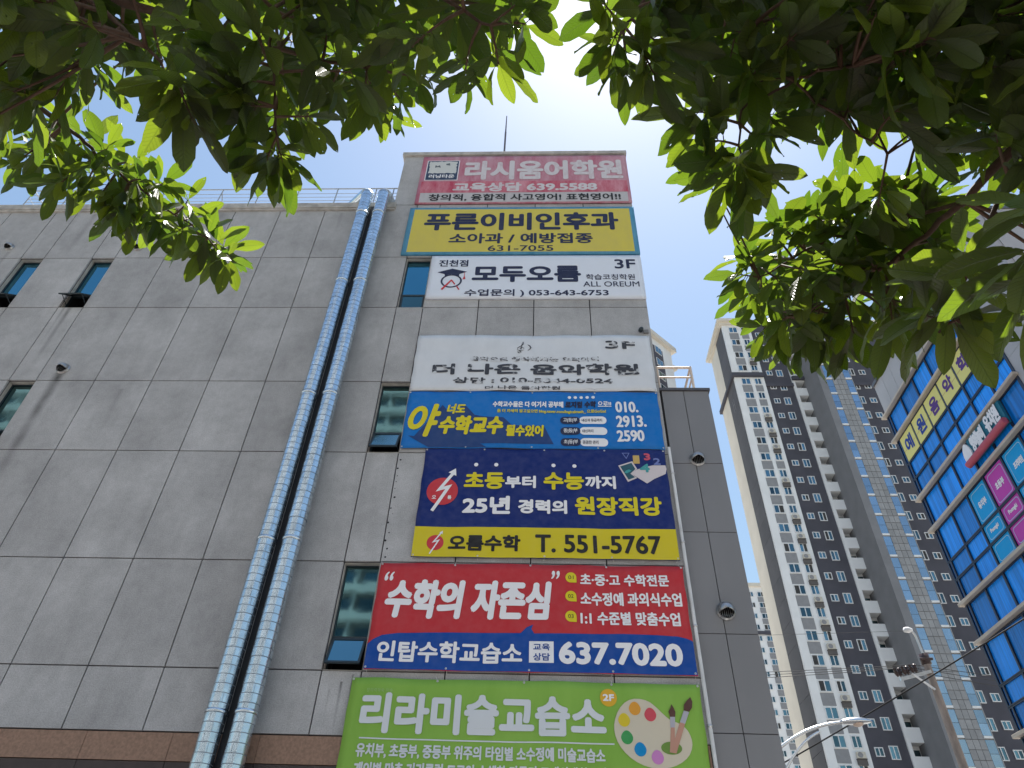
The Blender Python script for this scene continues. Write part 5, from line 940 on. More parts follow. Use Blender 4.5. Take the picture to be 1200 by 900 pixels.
RIGHT_TWIGS=[[0.544,0.467,3.005,0.91],[0.748,0.733,3.025,1.1],[1.074,0.798,3.076,0.92],[0.889,0.54,3.119,0.95],[1.156,0.597,3.409,0.93],[0.465,0.785,3.354,1.05],[0.924,0.76,3.182,0.98],[0.54,0.507,3.217,1.04],[0.433,0.665,3.051,1.08],[0.891,0.657,3.198,1.05],[0.655,0.562,2.903,1.09],[0.698,0.687,3.215,0.94],[0.846,0.613,3.289,1.02],[0.705,0.689,3.488,0.97],[1.07,0.846,3.229,0.95],[0.838,0.736,3.417,1.03],[0.35,0.554,3.42,1.04],[0.605,0.818,3.344,0.98],[0.552,0.704,3.709,0.93],[0.791,0.579,3.095,0.91],[0.918,0.819,3.287,1.07],[0.98,0.737,3.267,0.92],[0.255,0.61,3.414,1.07],[0.754,0.771,3.192,0.99],[1.178,0.781,3.259,1.03],[1.1,0.714,3.234,1.09],[1.011,0.592,3.489,0.97],[0.802,0.86,3.274,0.99],[1.02,0.734,2.919,0.93],[0.955,0.55,3.029,0.95],[0.754,0.679,3.058,0.9],[1.06,0.884,3.296,0.92],[0.392,0.643,3.369,0.9],[0.636,0.674,3.101,0.99],[0.99,0.681,3.21,0.96],[0.5,0.611,3.186,1.02],[1.171,0.747,3.412,0.91],[0.617,0.864,3.629,0.98],[0.568,0.585,3.451,0.92],[0.945,0.604,3.391,1.04],[0.847,0.684,2.843,1.02],[0.867,0.779,3.048,1.04],[1.169,0.587,3.324,1.06],[0.337,0.776,3.577,1.1],[0.779,0.846,3.358,1.02],[0.878,0.588,3.367,0.99],[0.274,0.63,3.62,0.91],[0.404,0.602,3.093,0.94],[0.612,0.64,3.434,1.06],[0.364,0.53,3.155,1.01],[1.12,0.702,3.054,0.96],[0.485,0.829,3.579,1.05],[1.271,0.809,3.326,0.98],[0.866,0.551,3.026,0.95],[0.754,0.541,3.268,1.09],[0.906,0.496,3.087,1.07],[0.284,0.553,3.183,1.05],[0.628,0.766,3.264,1.1],[0.674,0.522,3.036,0.93],[0.378,0.744,3.412,1.08],[0.883,0.833,3.508,1.01],[0.582,0.495,3.18,0.91],[0.917,0.686,2.922,1.05],[0.478,0.573,2.993,0.99],[0.795,0.755,3.224,0.95],[0.821,0.595,2.909,1.0],[1.062,0.838,3.048,0.99],[1.088,0.737,3.447,0.92],[0.222,0.627,3.599,0.91],[1.069,0.618,3.342,1.01],[0.888,0.532,2.87,0.94],[0.422,0.861,3.495,1.08],[0.229,0.552,3.128,1.04],[1.102,0.772,3.068,0.96],[0.818,0.784,3.04,1.08],[0.308,0.591,3.527,0.93],[0.61,0.586,3.104,1.03],[0.544,0.818,3.269,1.02],[0.731,0.608,2.937,0.97],[0.837,0.68,3.333,1.06],[0.691,0.567,3.267,0.9],[0.761,0.79,3.603,1.05],[0.983,0.598,3.071,0.98],[1.085,0.78,3.253,1.1],[0.593,0.67,3.588,1.0],[0.273,0.81,3.716,1.01],[0.721,0.638,3.348,0.96],[0.886,0.566,3.18,0.99],[0.93,0.487,3.175,0.98],[0.444,0.541,3.353,1.04],[0.382,0.638,3.538,0.97],[0.483,0.668,3.092,1.08],[1.224,0.682,3.353,1.04],[0.675,0.755,3.348,1.0],[0.238,0.738,3.735,0.91],[1.106,0.771,3.155,1.09],[0.355,0.822,3.464,0.97],[1.206,0.798,3.201,0.94],[0.771,0.551,3.206,0.98],[0.683,0.808,3.229,1.07],[0.999,0.474,3.115,1.0],[0.379,0.704,3.477,1.06],[1.043,0.707,2.916,0.98],[0.789,0.443,2.985,0.92],[1.092,0.851,3.344,1.03],[0.444,0.755,3.171,0.92],[0.622,0.517,2.991,1.07],[0.805,0.55,3.128,0.92],[0.772,0.48,3.127,1.08],[1.111,0.657,3.116,1.08],[1.03,0.867,3.183,0.98],[0.239,0.617,3.083,1.0],[0.779,0.697,3.392,1.03],[0.506,0.63,3.382,1.03],[0.467,0.673,3.464,1.07],[0.613,0.482,2.989,1.03],[0.717,0.559,3.396,0.95],[0.681,0.533,2.887,1.0],[0.529,0.509,3.087,0.93],[0.69,0.461,3.064,0.95],[0.596,0.692,3.527,0.99],[0.484,0.77,3.595,1.09],[1.094,0.913,3.152,0.98],[0.965,0.506,2.989,1.04],[0.979,0.873,3.309,0.9],[0.806,0.813,3.382,1.0],[0.772,0.526,2.989,1.07],[0.332,0.447,3.055,0.94],[0.454,0.844,3.379,0.92],[0.98,0.535,3.107,1.08],[0.658,0.839,3.302,0.94],[0.356,0.695,3.716,1.05],[0.852,0.512,2.935,0.91],[0.669,0.741,3.562,0.93],[0.884,0.603,2.955,1.05],[0.426,0.468,3.132,1.0],[0.588,0.796,3.674,0.99],[1.062,0.732,3.157,0.91],[0.829,0.626,3.545,1.05],[0.642,0.814,3.452,1.05],[0.839,0.508,3.118,1.06],[0.934,0.465,3.107,1.08],[0.607,0.628,3.104,1.07],[0.88,0.55,2.837,0.95],[0.698,0.802,3.32,0.92],[0.917,0.716,3.243,0.94],[0.662,0.753,3.066,1.04],[1.096,0.613,3.107,0.99],[0.9,0.68,2.787,0.92],[0.126,0.546,3.099,1],[0.149,0.602,3.075,0.9],[0.178,0.66,3.047,0.95],[0.223,0.637,2.995,0.9],[0.151,0.682,3.15,0.8],[0.328,0.717,2.992,1],[0.358,0.765,2.959,1],[0.411,0.788,2.93,1.1],[0.435,0.814,2.907,1.1],[0.401,0.846,2.959,1],[0.439,1.031,3.257,0.7],[0.424,1.005,3.276,0.7],[0.498,0.768,3.033,0.9],[0.476,0.802,3.022,1],[0.74,1.192,3.121,1.01],[1.034,1.366,3.181,0.91],[0.717,1.272,2.957,0.92],[0.751,0.923,2.954,0.88],[0.787,1.164,2.999,0.84],[0.723,1.438,3.23,0.83],[0.64,1.24,3.071,0.87],[0.735,1.02,3.02,0.93],[0.79,1.09,3.031,0.96],[0.926,1.118,2.995,0.9],[0.726,1.037,3.096,0.84],[0.734,1.317,3.24,0.99],[0.992,1.275,3.014,0.89],[0.802,1.46,3.283,0.96],[0.797,1.217,3.265,0.96],[0.906,1.206,3.439,1.0],[0.982,1.163,2.997,0.86],[1.041,1.174,3.195,1.0],[0.807,1.327,3.036,0.96],[0.852,1.009,3.163,0.98],[0.922,1.42,3.139,0.95],[0.875,1.23,2.946,0.93],[0.821,1.047,3.166,0.96],[1.031,1.233,3.236,0.94],[0.898,1.05,3.139,0.96],[0.916,1.016,3.184,0.84],[0.637,1.355,3.178,0.88],[1.102,1.168,3.249,0.97],[0.852,1.26,3.26,0.94],[0.699,1.067,2.93,0.84],[0.956,1.047,3.108,0.85],[0.802,1.323,3.17,0.98],[0.914,1.185,3.21,0.94],[0.788,1.338,3.096,0.89],[0.792,1.081,2.94,0.86],[0.686,1.443,3.167,0.91],[0.781,1.34,3.364,0.97],[0.66,1.273,3.209,0.85],[0.98,1.194,3.266,0.92],[0.769,1.189,2.949,1.01],[0.804,1.49,3.227,0.99],[0.952,1.236,3.097,0.93],[0.802,1.052,3.081,0.88],[1.0,1.373,3.222,0.87],[0.658,1.117,2.967,1.0],[0.619,1.228,2.916,0.92],[0.934,1.01,3.127,0.9],[0.85,1.058,2.856,0.89],[0.686,1.046,3.096,0.89],[1.106,1.352,3.148,0.83],[0.673,1.1,3.111,0.83],[0.992,1.084,3.051,0.99],[0.951,0.995,3.085,1.01],[0.671,1.397,3.304,0.86],[0.873,1.18,2.874,0.86],[0.801,1.147,3.042,0.89],[0.543,1.227,3.083,0.9],[0.562,1.263,3.045,0.9],[0.545,1.188,3.114,0.85],[0.627,1.106,3.144,0.9],[0.609,1.132,3.132,0.9],[0.63,1.388,3.044,0.9],[0.684,1.393,3.015,0.9],[0.736,1.397,2.985,0.9],[0.796,1.38,2.968,0.9],[0.803,1.277,2.913,0.95],[0.793,1.106,2.778,1],[0.757,0.959,2.634,1.0],[0.787,0.938,2.63,1.0],[0.806,0.946,2.608,1.0],[0.754,0.801,2.619,1],[0.796,0.895,2.661,1],[0.722,0.604,2.497,1.0],[0.698,0.641,2.415,1.0],[0.706,0.675,2.381,1.0],[0.921,0.759,2.811,0.9],[0.716,0.615,2.42,1.0],[0.752,0.479,3.669,1.0],[0.908,0.307,3.3,1.18],[0.36,0.476,3.706,1.1],[0.417,0.25,4.547,1.02],[1.234,0.179,4.119,1.11],[1.392,0.344,3.871,1.18],[1.181,0.14,3.791,1.1],[1.215,0.112,4.238,1.01],[0.27,0.181,3.846,1.2],[0.315,0.356,3.523,1.14],[1.197,0.5,3.574,1.2],[0.019,0.605,4.157,1.2],[1.433,0.316,3.558,1.05],[0.868,0.179,3.781,1.12],[1.566,0.183,3.732,1.1],[1.128,0.316,3.141,1.13],[0.799,0.245,4.078,1.03],[1.235,0.186,3.789,1.07],[0.202,-0.013,3.762,1.1],[1.282,0.131,3.708,1.02],[0.498,0.033,4.013,1.02],[0.916,0.481,4.232,1.05],[0.627,0.326,3.83,1.11],[0.256,-0.015,3.577,1.06],[0.521,0.219,4.495,1.0],[0.779,-0.023,3.865,1.11],[0.36,0.554,3.757,1.2],[0.43,-0.027,3.879,1.03],[1.657,0.646,3.837,1.01],[0.578,0.281,4.444,1.02],[0.58,-0.036,4.254,1.19],[0.761,0.039,4.45,1.04],[0.966,0.196,3.23,1.01],[1.519,0.549,3.864,1.08],[1.575,0.136,3.853,1.01],[0.273,0.568,4.497,1.15],[0.999,0.502,3.412,1.04],[0.01,0.267,3.611,1.02],[1.165,0.208,3.629,1.18],[0.149,0.056,3.587,1.15],[1.196,0.199,3.33,1.06],[1.333,0.239,3.348,1.19],[0.361,0.137,4.115,1.04],[0.889,0.345,3.958,1.21],[0.408,0.222,3.786,1.16],[0.055,0.179,4.098,0.99],[0.046,-0.034,4.212,1.14],[0.451,0.565,3.621,1.01],[0.349,0.021,4.542,1.19],[-0.066,-0.081,4.269,1.18],[0.242,0.067,4.136,1.19],[0.747,-0.034,3.411,1.05],[0.516,0.136,4.025,1.08],[1.051,0.21,3.622,1.13],[1.134,0.501,4.296,1.15],[1.163,0.186,4.201,1.19],[1.499,0.447,4.012,1.1],[1.14,0.056,3.962,1.09],[0.707,0.466,4.136,1.07],[1.116,-0.02,3.591,1.09],[1.098,0.444,4.02,0.99],[1.299,0.03,3.977,1.03],[0.525,-0.009,3.658,1.11],[1.0,-0.069,4.405,1.07],[-0.001,0.005,3.856,1.09],[0.019,0.539,4.225,1.13],[1.14,0.195,3.805,1.2],[0.663,0.121,4.114,1.12],[0.687,0.474,3.492,1.01],[0.981,0.02,4.014,1.0],[1.347,-0.026,3.912,1.09],[1.739,-0.007,3.829,1.07],[0.582,0.207,4.397,1.12],[0.679,0.001,3.514,1.2],[0.158,0.028,4.483,1.21],[0.769,0.187,3.476,1.01],[0.066,0.021,4.269,1.07],[0.649,-0.001,4.319,1.14],[1.246,0.454,3.875,1.05],[0.532,0.008,4.061,1.03],[1.164,0.007,3.613,1.0],[1.094,0.4,3.961,1.06],[1.275,0.117,3.262,1.09],[1.202,0.552,3.539,1.12],[1.576,0.119,3.698,1.14],[1.351,0.578,4.031,0.99],[0.69,0.577,3.785,1.1],[0.592,0.082,4.038,1.01],[0.582,-0.08,4.026,1.03],[0.121,0.187,3.662,1.11],[0.907,-0.091,4.276,1.09],[0.415,0.058,3.879,1.15],[0.68,0.028,3.433,0.99],[0.987,0.177,3.414,1.04],[1.314,-0.032,3.26,1.16],[0.6,0.467,4.224,1.02],[1.256,-0.013,3.32,1.04],[1.246,0.146,3.526,1.19],[1.4,0.459,3.699,1.19],[0.262,0.258,3.862,1.05],[0.537,0.415,3.387,1.03],[0.791,0.201,4.203,1.11],[0.34,0.583,4.13,1.02],[0.848,0.071,4.302,1.04],[0.772,0.133,4.161,1.13],[1.1,0.563,3.966,1.03],[0.936,0.289,4.104,1.15],[1.435,0.328,3.45,1.09],[0.639,-0.05,4.318,1.17],[0.831,0.22,4.115,1.18],[1.244,0.117,3.463,1.08],[0.456,0.62,3.979,1.11],[0.697,0.67,4.047,1.0],[0.421,0.552,4.248,1.08],[1.613,0.05,3.86,1.11],[0.699,0.033,3.704,1.11],[1.667,0.063,3.757,1.1],[0.048,0.188,3.598,1.06],[1.49,0.231,3.584,1.04],[0.885,0.519,3.398,1.12],[0.464,0.083,3.622,1.15],[1.693,0.57,3.947,1.15],[0.866,-0.013,3.339,1.05],[0.435,-0.081,4.173,1.06],[0.926,0.142,4.361,1.13],[1.783,0.55,3.908,1.1],[0.041,0.058,4.327,1.0],[0.432,0.1,4.555,1.01],[1.375,0.563,3.607,1.07],[0.161,-0.084,3.873,1.04],[1.196,0.02,3.135,1.19],[0.728,0.054,3.39,1.16],[0.41,0.235,4.081,1.15],[0.483,0.526,3.708,1.15],[0.807,0.408,3.679,1.09],[-0.013,0.132,3.634,1.18],[0.722,0.532,4.307,1.21],[1.123,0.028,3.356,1.13],[0.752,0.041,3.359,1.19],[1.107,0.469,3.932,1.01],[0.041,0.394,4.112,1.1],[0.211,0.172,4.436,1.14],[0.884,0.029,4.467,1.02],[1.699,0.191,4.035,1.03],[0.704,0.09,3.859,1.2],[1.624,0.379,3.957,1.03],[1.237,0.025,3.407,1.13],[1.594,0.126,4.129,1.2],[0.813,0.404,3.507,1.0],[0.373,0.111,3.908,1.1],[0.419,0.378,3.661,1.0],[0.99,0.337,4.048,1.04],[0.85,-0.025,3.846,1.14],[1.473,0.102,3.871,1.12],[0.5,0.316,3.572,1.15],[1.091,0.043,3.182,1.2],[-0.028,0.176,3.793,1.18],[0.093,0.104,3.842,1.05],[1.29,0.205,3.253,1.2],[0.915,0.172,4.183,1.03],[0.851,0.401,4.001,1.04],[1.386,0.446,4.107,1.17],[0.138,0.171,3.923,1.1],[0.962,0.382,3.381,1.12],[1.075,-0.003,3.353,1.11],[1.15,-0.021,4.174,1.16],[1.215,-0.063,4.297,1.05],[1.178,0.111,3.209,1.04],[0.882,0.112,3.79,1.12],[1.414,0.653,4.089,1.11],[0.154,0.743,4.43,1.19],[1.217,0.171,3.323,1.07],[1.251,0.457,3.267,1.09],[0.683,0.131,3.728,1.15],[0.889,0.47,3.315,1.01],[0.671,-0.043,4.233,1.16],[1.649,0.232,3.763,1.06],[1.354,-0.046,3.66,1.11],[1.373,0.342,3.697,1.15],[0.162,0.597,4.187,1.03],[0.805,0.227,4.468,1.14],[1.331,-0.013,4.166,1.11],[0.615,0.428,4.343,1.08],[0.062,0.251,3.689,1.18],[1.314,0.061,4.134,1.03],[1.014,0.339,3.86,0.99],[1.435,0.493,3.472,1.12],[1.494,0.084,3.623,1.18],[0.609,0.328,3.501,1.13],[0.139,0.466,3.904,1.13],[1.593,0.583,3.793,1.19],[0.051,0.082,3.791,1.14],[0.254,-0.064,3.496,1.21],[0.824,0.468,3.559,1.2],[0.118,0.331,3.651,1.07],[1.458,0.008,3.514,1.05],[0.044,-0.079,4.28,1.12],[0.81,0.122,3.65,1.13],[1.145,0.289,3.18,1.14],[0.962,0.609,3.675,1.04],[1.058,0.291,3.175,1.05],[1.159,0.038,3.339,1.0],[0.494,0.018,3.573,1.09],[0.064,0.541,4.033,1.1],[0.885,-0.036,3.357,1.08],[0.716,0.067,4.093,1.0],[0.203,0.313,3.93,1.16],[0.641,-0.079,3.96,1.08],[1.145,0.56,4.134,1.09],[1.349,0.195,3.838,1.13],[1.041,-0.002,3.255,1.03],[0.11,0.278,3.797,1.01],[1.082,0.323,3.606,1.2],[0.393,-0.067,3.668,1.09],[0.353,0.574,3.665,1.1],[0.897,0.327,3.7,1.06],[1.047,-0.031,4.206,1.09],[1.171,0.249,4.277,1.21],[0.199,0.049,4.447,1.04],[1.436,0.177,3.957,1.1],[0.32,0.398,4.061,1.04],[1.181,0.363,3.189,1.17],[1.146,0.14,4.281,1.12],[-0.029,0.081,3.535,1.06],[1.342,0.082,3.592,1.1],[0.711,0.248,3.48,1.1],[0.13,-0.008,4.173,1.03],[0.981,0.094,4.356,1.09],[1.267,0.326,3.424,1.03],[1.299,-0.047,3.759,1.19],[1.152,0.294,3.874,1.14],[1.452,0.526,3.466,1.03],[1.124,0.653,4.017,1.05],[0.557,0.166,4.509,1.16],[1.2,-0.024,3.479,1.05],[0.555,0.271,3.972,1.16],[0.284,-0.082,4.562,0.99],[0.613,0.581,4.458,1.03],[1.167,0.233,3.354,1.18],[1.15,0.16,3.782,1.1],[0.409,0.321,3.963,1.12],[0.995,0.054,3.343,1.18],[0.672,0.284,4.005,1.17],[1.795,0.068,3.99,1.17],[0.933,0.019,4.363,1.09],[0.345,0.259,4.332,1.16],[0.998,0.58,4.175,1.04],[0.256,0.027,4.24,1.02],[1.19,0.243,3.976,1.16],[0.151,0.138,4.203,1.12],[1.167,0.373,4.024,1.15],[0.229,0.487,4.419,1.09],[1.161,-0.057,3.679,1.09],[1.207,0.036,3.571,1.04],[1.163,0.146,3.591,1.18],[1.118,0.067,4.013,1.04],[1.239,0.42,4.098,1.18],[1.048,0.117,4.349,1.13],[1.288,-0.028,3.482,1.08],[0.14,-0.112,4.578,1.02],[1.272,0.57,2.975,1.04],[1.425,0.863,3.017,1.12],[0.982,0.741,2.508,1.09],[1.094,0.623,2.692,1.14],[1.082,0.805,2.806,1.07],[0.901,0.458,2.714,1.12],[1.213,0.464,3.054,1.1],[1.122,0.519,3.059,1.15],[1.497,1.041,2.815,0.97],[1.079,0.669,2.951,0.99],[1.387,0.666,3.12,1.06],[1.102,0.747,2.735,0.99],[0.954,0.411,2.742,1.12],[1.238,0.559,3.311,1.06],[0.972,0.703,2.618,1.04],[1.309,1.007,2.735,1.08],[1.371,0.973,2.913,1.09],[1.18,0.996,2.726,1.04],[1.062,0.568,2.82,0.99],[1.275,0.801,2.691,0.95],[1.123,0.772,2.874,1.02],[1.002,0.814,2.452,1.12],[1.265,0.579,3.055,1.1],[1.049,0.42,2.758,1.11],[1.238,0.993,2.721,1.01],[1.43,0.749,3.045,1.07],[1.448,1.094,2.661,1.01],[1.368,0.83,2.824,1.0],[1.227,0.713,2.74,1.02],[1.261,0.73,2.945,1.03],[0.965,0.603,2.698,0.97],[0.954,0.778,2.616,1.1],[1.004,0.442,2.629,1.08],[1.143,0.487,3.084,1.14],[1.404,0.669,3.046,1.0],[1.01,0.46,3.083,1.12],[1.398,0.912,2.951,1.0],[1.084,0.667,2.77,1.1],[1.019,0.789,2.629,1.1],[1.213,0.816,2.685,1.09]]
RIGHT_LIMBS=[[[1.495,0.485,3.14,0.0425],[1.246,0.627,3.034,0.0198],[0.993,0.771,2.957,0.0112],[0.919,0.897,2.932,0.0081],[0.886,1.0,2.951,0.0062],[0.843,1.105,2.967,0.005],[0.781,1.212,2.986,0.0037],[0.686,1.314,3.016,0.0025]],[[0.919,0.897,2.932,0.0056],[0.835,1.027,3.032,0.0043],[0.718,1.127,3.088,0.0031],[0.585,1.224,3.07,0.0019]],[[1.495,0.485,3.14,0.034],[1.186,0.532,3.12,0.0155],[0.943,0.556,3.091,0.0081],[0.816,0.608,3.085,0.0062],[0.692,0.651,3.07,0.0043],[0.573,0.669,3.054,0.0031],[0.463,0.697,3.08,0.0025]],[[0.943,0.556,3.091,0.0087],[0.623,0.478,3.33,0.0074],[0.417,0.534,3.213,0.005],[0.453,0.623,3.115,0.0037],[0.528,0.689,3.061,0.0031],[0.667,0.774,3.021,0.0025],[0.755,0.828,3.009,0.0019]],[[0.623,0.478,3.33,0.0062],[0.297,0.525,3.243,0.0037],[0.17,0.599,3.128,0.0025]],[[0.528,0.689,3.061,0.0031],[0.423,0.731,3.017,0.0025],[0.416,0.795,2.925,0.0019]],[[1.246,0.627,3.034,0.0124],[0.886,0.638,2.629,0.0062],[0.666,0.617,2.385,0.0031]],[[0.993,0.771,2.957,0.0062],[0.816,0.85,2.682,0.0037],[0.777,0.975,2.603,0.0025]],[[1.495,0.485,3.14,0.0425],[1.247,0.002,3.995,0.0298],[0.644,0.051,4.118,0.0124],[0.242,0.322,3.864,0.0062]]]

def leaf_material():
    m = bpy.data.materials.new('leaf'); m.use_nodes = True; nt = m.node_tree; L = nt.links.new
    for n_ in list(nt.nodes): nt.nodes.remove(n_)
    out = nd(nt, 'ShaderNodeOutputMaterial'); b = nd(nt, 'ShaderNodeBsdfPrincipled'); tr = nd(nt, 'ShaderNodeBsdfTranslucent'); mx = nd(nt, 'ShaderNodeMixShader')
    uv = nd(nt, 'ShaderNodeUVMap'); sp = nd(nt, 'ShaderNodeSeparateXYZ'); L(uv.outputs[0], sp.inputs[0])
    at = nd(nt, 'ShaderNodeAttribute', attribute_name='tone')
    # veins: chevrons leaving the midrib
    au = nd(nt, 'ShaderNodeMath', operation='ABSOLUTE'); L(sp.outputs[0], au.inputs[0])
    s1 = nd(nt, 'ShaderNodeMath', operation='MULTIPLY'); L(au.outputs[0], s1.inputs[0]); s1.inputs[1].default_value = .16
    s2 = nd(nt, 'ShaderNodeMath', operation='SUBTRACT'); L(sp.outputs[1], s2.inputs[0]); L(s1.outputs[0], s2.inputs[1])
    s3 = nd(nt, 'ShaderNodeMath', operation='MULTIPLY'); L(s2.outputs[0], s3.inputs[0]); s3.inputs[1].default_value = 14.0
    s4 = nd(nt, 'ShaderNodeMath', operation='FRACT'); L(s3.outputs[0], s4.inputs[0])
    vr = nd(nt, 'ShaderNodeMapRange', interpolation_type='SMOOTHSTEP'); vr.inputs[1].default_value = .0; vr.inputs[2].default_value = .22; vr.inputs[3].default_value = 1; vr.inputs[4].default_value = 0; L(s4.outputs[0], vr.inputs[0])
    mid = nd(nt, 'ShaderNodeMapRange'); mid.inputs[1].default_value = .0; mid.inputs[2].default_value = .09; mid.inputs[3].default_value = 1; mid.inputs[4].default_value = 0; L(au.outputs[0], mid.inputs[0])
    mxv = nd(nt, 'ShaderNodeMath', operation='MAXIMUM'); L(vr.outputs[0], mxv.inputs[0]); L(mid.outputs[0], mxv.inputs[1])
    g = nd(nt, 'ShaderNodeNewGeometry'); nz = nd(nt, 'ShaderNodeTexNoise'); nz.inputs['Scale'].default_value = 25; nz.inputs['Detail'].default_value = 4; L(g.outputs['Position'], nz.inputs['Vector'])
    ramp = nd(nt, 'ShaderNodeMix', data_type='RGBA'); ramp.inputs['A'].default_value = (.011, .022, .007, 1); ramp.inputs['B'].default_value = (.024, .042, .010, 1); L(at.outputs['Fac'], ramp.inputs['Factor'])
    c2 = nd(nt, 'ShaderNodeMix', data_type='RGBA'); L(ramp.outputs['Result'], c2.inputs['A']); c2.inputs['B'].default_value = (.045, .065, .02, 1)
    vf = nd(nt, 'ShaderNodeMath', operation='MULTIPLY'); L(mxv.outputs[0], vf.inputs[0]); vf.inputs[1].default_value = .45; L(vf.outputs[0], c2.inputs['Factor'])
    bf = nd(nt, 'ShaderNodeMix', data_type='RGBA'); L(c2.outputs['Result'], bf.inputs['A']); bf.inputs['B'].default_value = (.046, .056, .036, 1)   # paler underside
    bk = nd(nt, 'ShaderNodeMath', operation='MULTIPLY'); L(g.outputs['Backfacing'], bk.inputs[0]); bk.inputs[1].default_value = .85; L(bk.outputs[0], bf.inputs['Factor'])
    L(bf.outputs['Result'], b.inputs['Base Color'])
    rg = nd(nt, 'ShaderNodeMapRange'); rg.inputs[1].default_value = 0; rg.inputs[2].default_value = 1; rg.inputs[3].default_value = .30; rg.inputs[4].default_value = .5; L(nz.outputs[0], rg.inputs[0]); L(rg.outputs[0], b.inputs['Roughness'])
    b.inputs['Specular IOR Level'].default_value = .5
    tc = nd(nt, 'ShaderNodeMix', data_type='RGBA'); tc.inputs['A'].default_value = (.17, .33, .018, 1); tc.inputs['B'].default_value = (.42, .57, .03, 1); L(at.outputs['Fac'], tc.inputs['Factor'])
    t2 = nd(nt, 'ShaderNodeMix', data_type='RGBA'); L(tc.outputs['Result'], t2.inputs['A']); t2.inputs['B'].default_value = (.11, .18, .015, 1); L(vf.outputs[0], t2.inputs['Factor']); L(t2.outputs['Result'], tr.inputs['Color'])
    bp = nd(nt, 'ShaderNodeBump'); bp.inputs['Strength'].default_value = .5; bp.inputs['Distance'].default_value = .004; bp.invert = True; L(mxv.outputs[0], bp.inputs['Height']); L(bp.outputs[0], b.inputs['Normal'])
    mx.inputs['Fac'].default_value = .31; L(b.outputs[0], mx.inputs[1]); L(tr.outputs[0], mx.inputs[2]); 
    # insect holes: a few round bites in some of the leaves
    om = nd(nt, 'ShaderNodeCombineXYZ'); L(sp.outputs[0], om.inputs[0]); s5 = nd(nt, 'ShaderNodeMath', operation='MULTIPLY'); L(sp.outputs[1], s5.inputs[0]); s5.inputs[1].default_value = 2.4; L(s5.outputs[0], om.inputs[1])
    s6 = nd(nt, 'ShaderNodeMath', operation='MULTIPLY'); L(at.outputs['Fac'], s6.inputs[0]); s6.inputs[1].default_value = 137.0; L(s6.outputs[0], om.inputs[2])
    vo = nd(nt, 'ShaderNodeTexVoronoi'); vo.inputs['Scale'].default_value = 3.2; L(om.outputs[0], vo.inputs['Vector'])
    sc_ = nd(nt, 'ShaderNodeSeparateColor'); L(vo.outputs['Color'], sc_.inputs[0])
    hr = nd(nt, 'ShaderNodeMapRange'); hr.inputs[1].default_value = .66; hr.inputs[2].default_value = 1.0; hr.inputs[3].default_value = 0.0; hr.inputs[4].default_value = .24; L(sc_.outputs[0], hr.inputs[0])
    h1 = nd(nt, 'ShaderNodeMath', operation='LESS_THAN'); L(vo.outputs['Distance'], h1.inputs[0]); L(hr.outputs[0], h1.inputs[1])
    h2 = nd(nt, 'ShaderNodeMath', operation='FRACT'); s7 = nd(nt, 'ShaderNodeMath', operation='MULTIPLY'); L(at.outputs['Fac'], s7.inputs[0]); s7.inputs[1].default_value = 31.7; L(s7.outputs[0], h2.inputs[0])
    h3 = nd(nt, 'ShaderNodeMath', operation='GREATER_THAN'); L(h2.outputs[0], h3.inputs[0]); h3.inputs[1].default_value = .66
    h4 = nd(nt, 'ShaderNodeMath', operation='MULTIPLY'); L(h1.outputs[0], h4.inputs[0]); L(h3.outputs[0], h4.inputs[1])
    tp = nd(nt, 'ShaderNodeBsdfTransparent'); m2 = nd(nt, 'ShaderNodeMixShader'); L(h4.outputs[0], m2.inputs['Fac']); L(mx.outputs[0], m2.inputs[1]); L(tp.outputs[0], m2.inputs[2]); L(m2.outputs[0], out.inputs['Surface'])
    return m
M_leaf = leaf_material()
M_bark = mat('tree_bark', (.085, .055, .042), .85, var=.35, scale=30, bump=.4, bscale=60)
M_twig = mat('twig_bark', (.12, .075, .055), .7, var=.3, scale=40)
PROF = [(0, .0), (.06, .10), (.16, .26), (.30, .40), (.46, .47), (.62, .48), (.76, .42), (.88, .28), (.96, .11), (1, .0)]
def add_leaf(V, F, UV, T, p, d, nrm, ln, wd, rnd):
    d = d.normalized(); s = d.cross(nrm)
    if s.length < 1e-4: s = d.cross(Vector((1, 0, .3)))
    s.normalize(); n = s.cross(d); droop = rnd.uniform(.05, .38); fold = rnd.uniform(.05, .35); tw = rnd.uniform(-.5, .5); tone = rnd.random()
    base = len(V); pos = p.copy(); pt = 0; sw = rnd.uniform(-.12, .12)
    for k, (u, hw) in enumerate(PROF):
        du = u-pt; pt = u
        ang = droop*u*1.6; dd = (d*cos(ang)-n*sin(ang)+s*sw*u).normalized(); nn = (n*cos(ang)+d*sin(ang)); a = tw*(u-.5)
        ss_ = s*cos(a)+nn*sin(a); pos = pos+dd*(ln*du)
        h = hw*wd*(1+rnd.uniform(-.07, .07))
        wv = .04*wd*sin(u*17+tone*9)
        V += [pos-ss_*h+nn*(h*fold+wv), pos-ss_*h*.5+nn*h*fold*.4, pos, pos+ss_*h*.5+nn*h*fold*.4, pos+ss_*h+nn*(h*fold-wv)]
        UV += [(-1*hw*2, u), (-.5*hw*2, u), (0, u), (.5*hw*2, u), (1*hw*2, u)]
        if k:
            o = base+(k-1)*5
            for i in range(4): F.append((o+i, o+i+1, o+5+i+1, o+5+i)); T.append(tone)
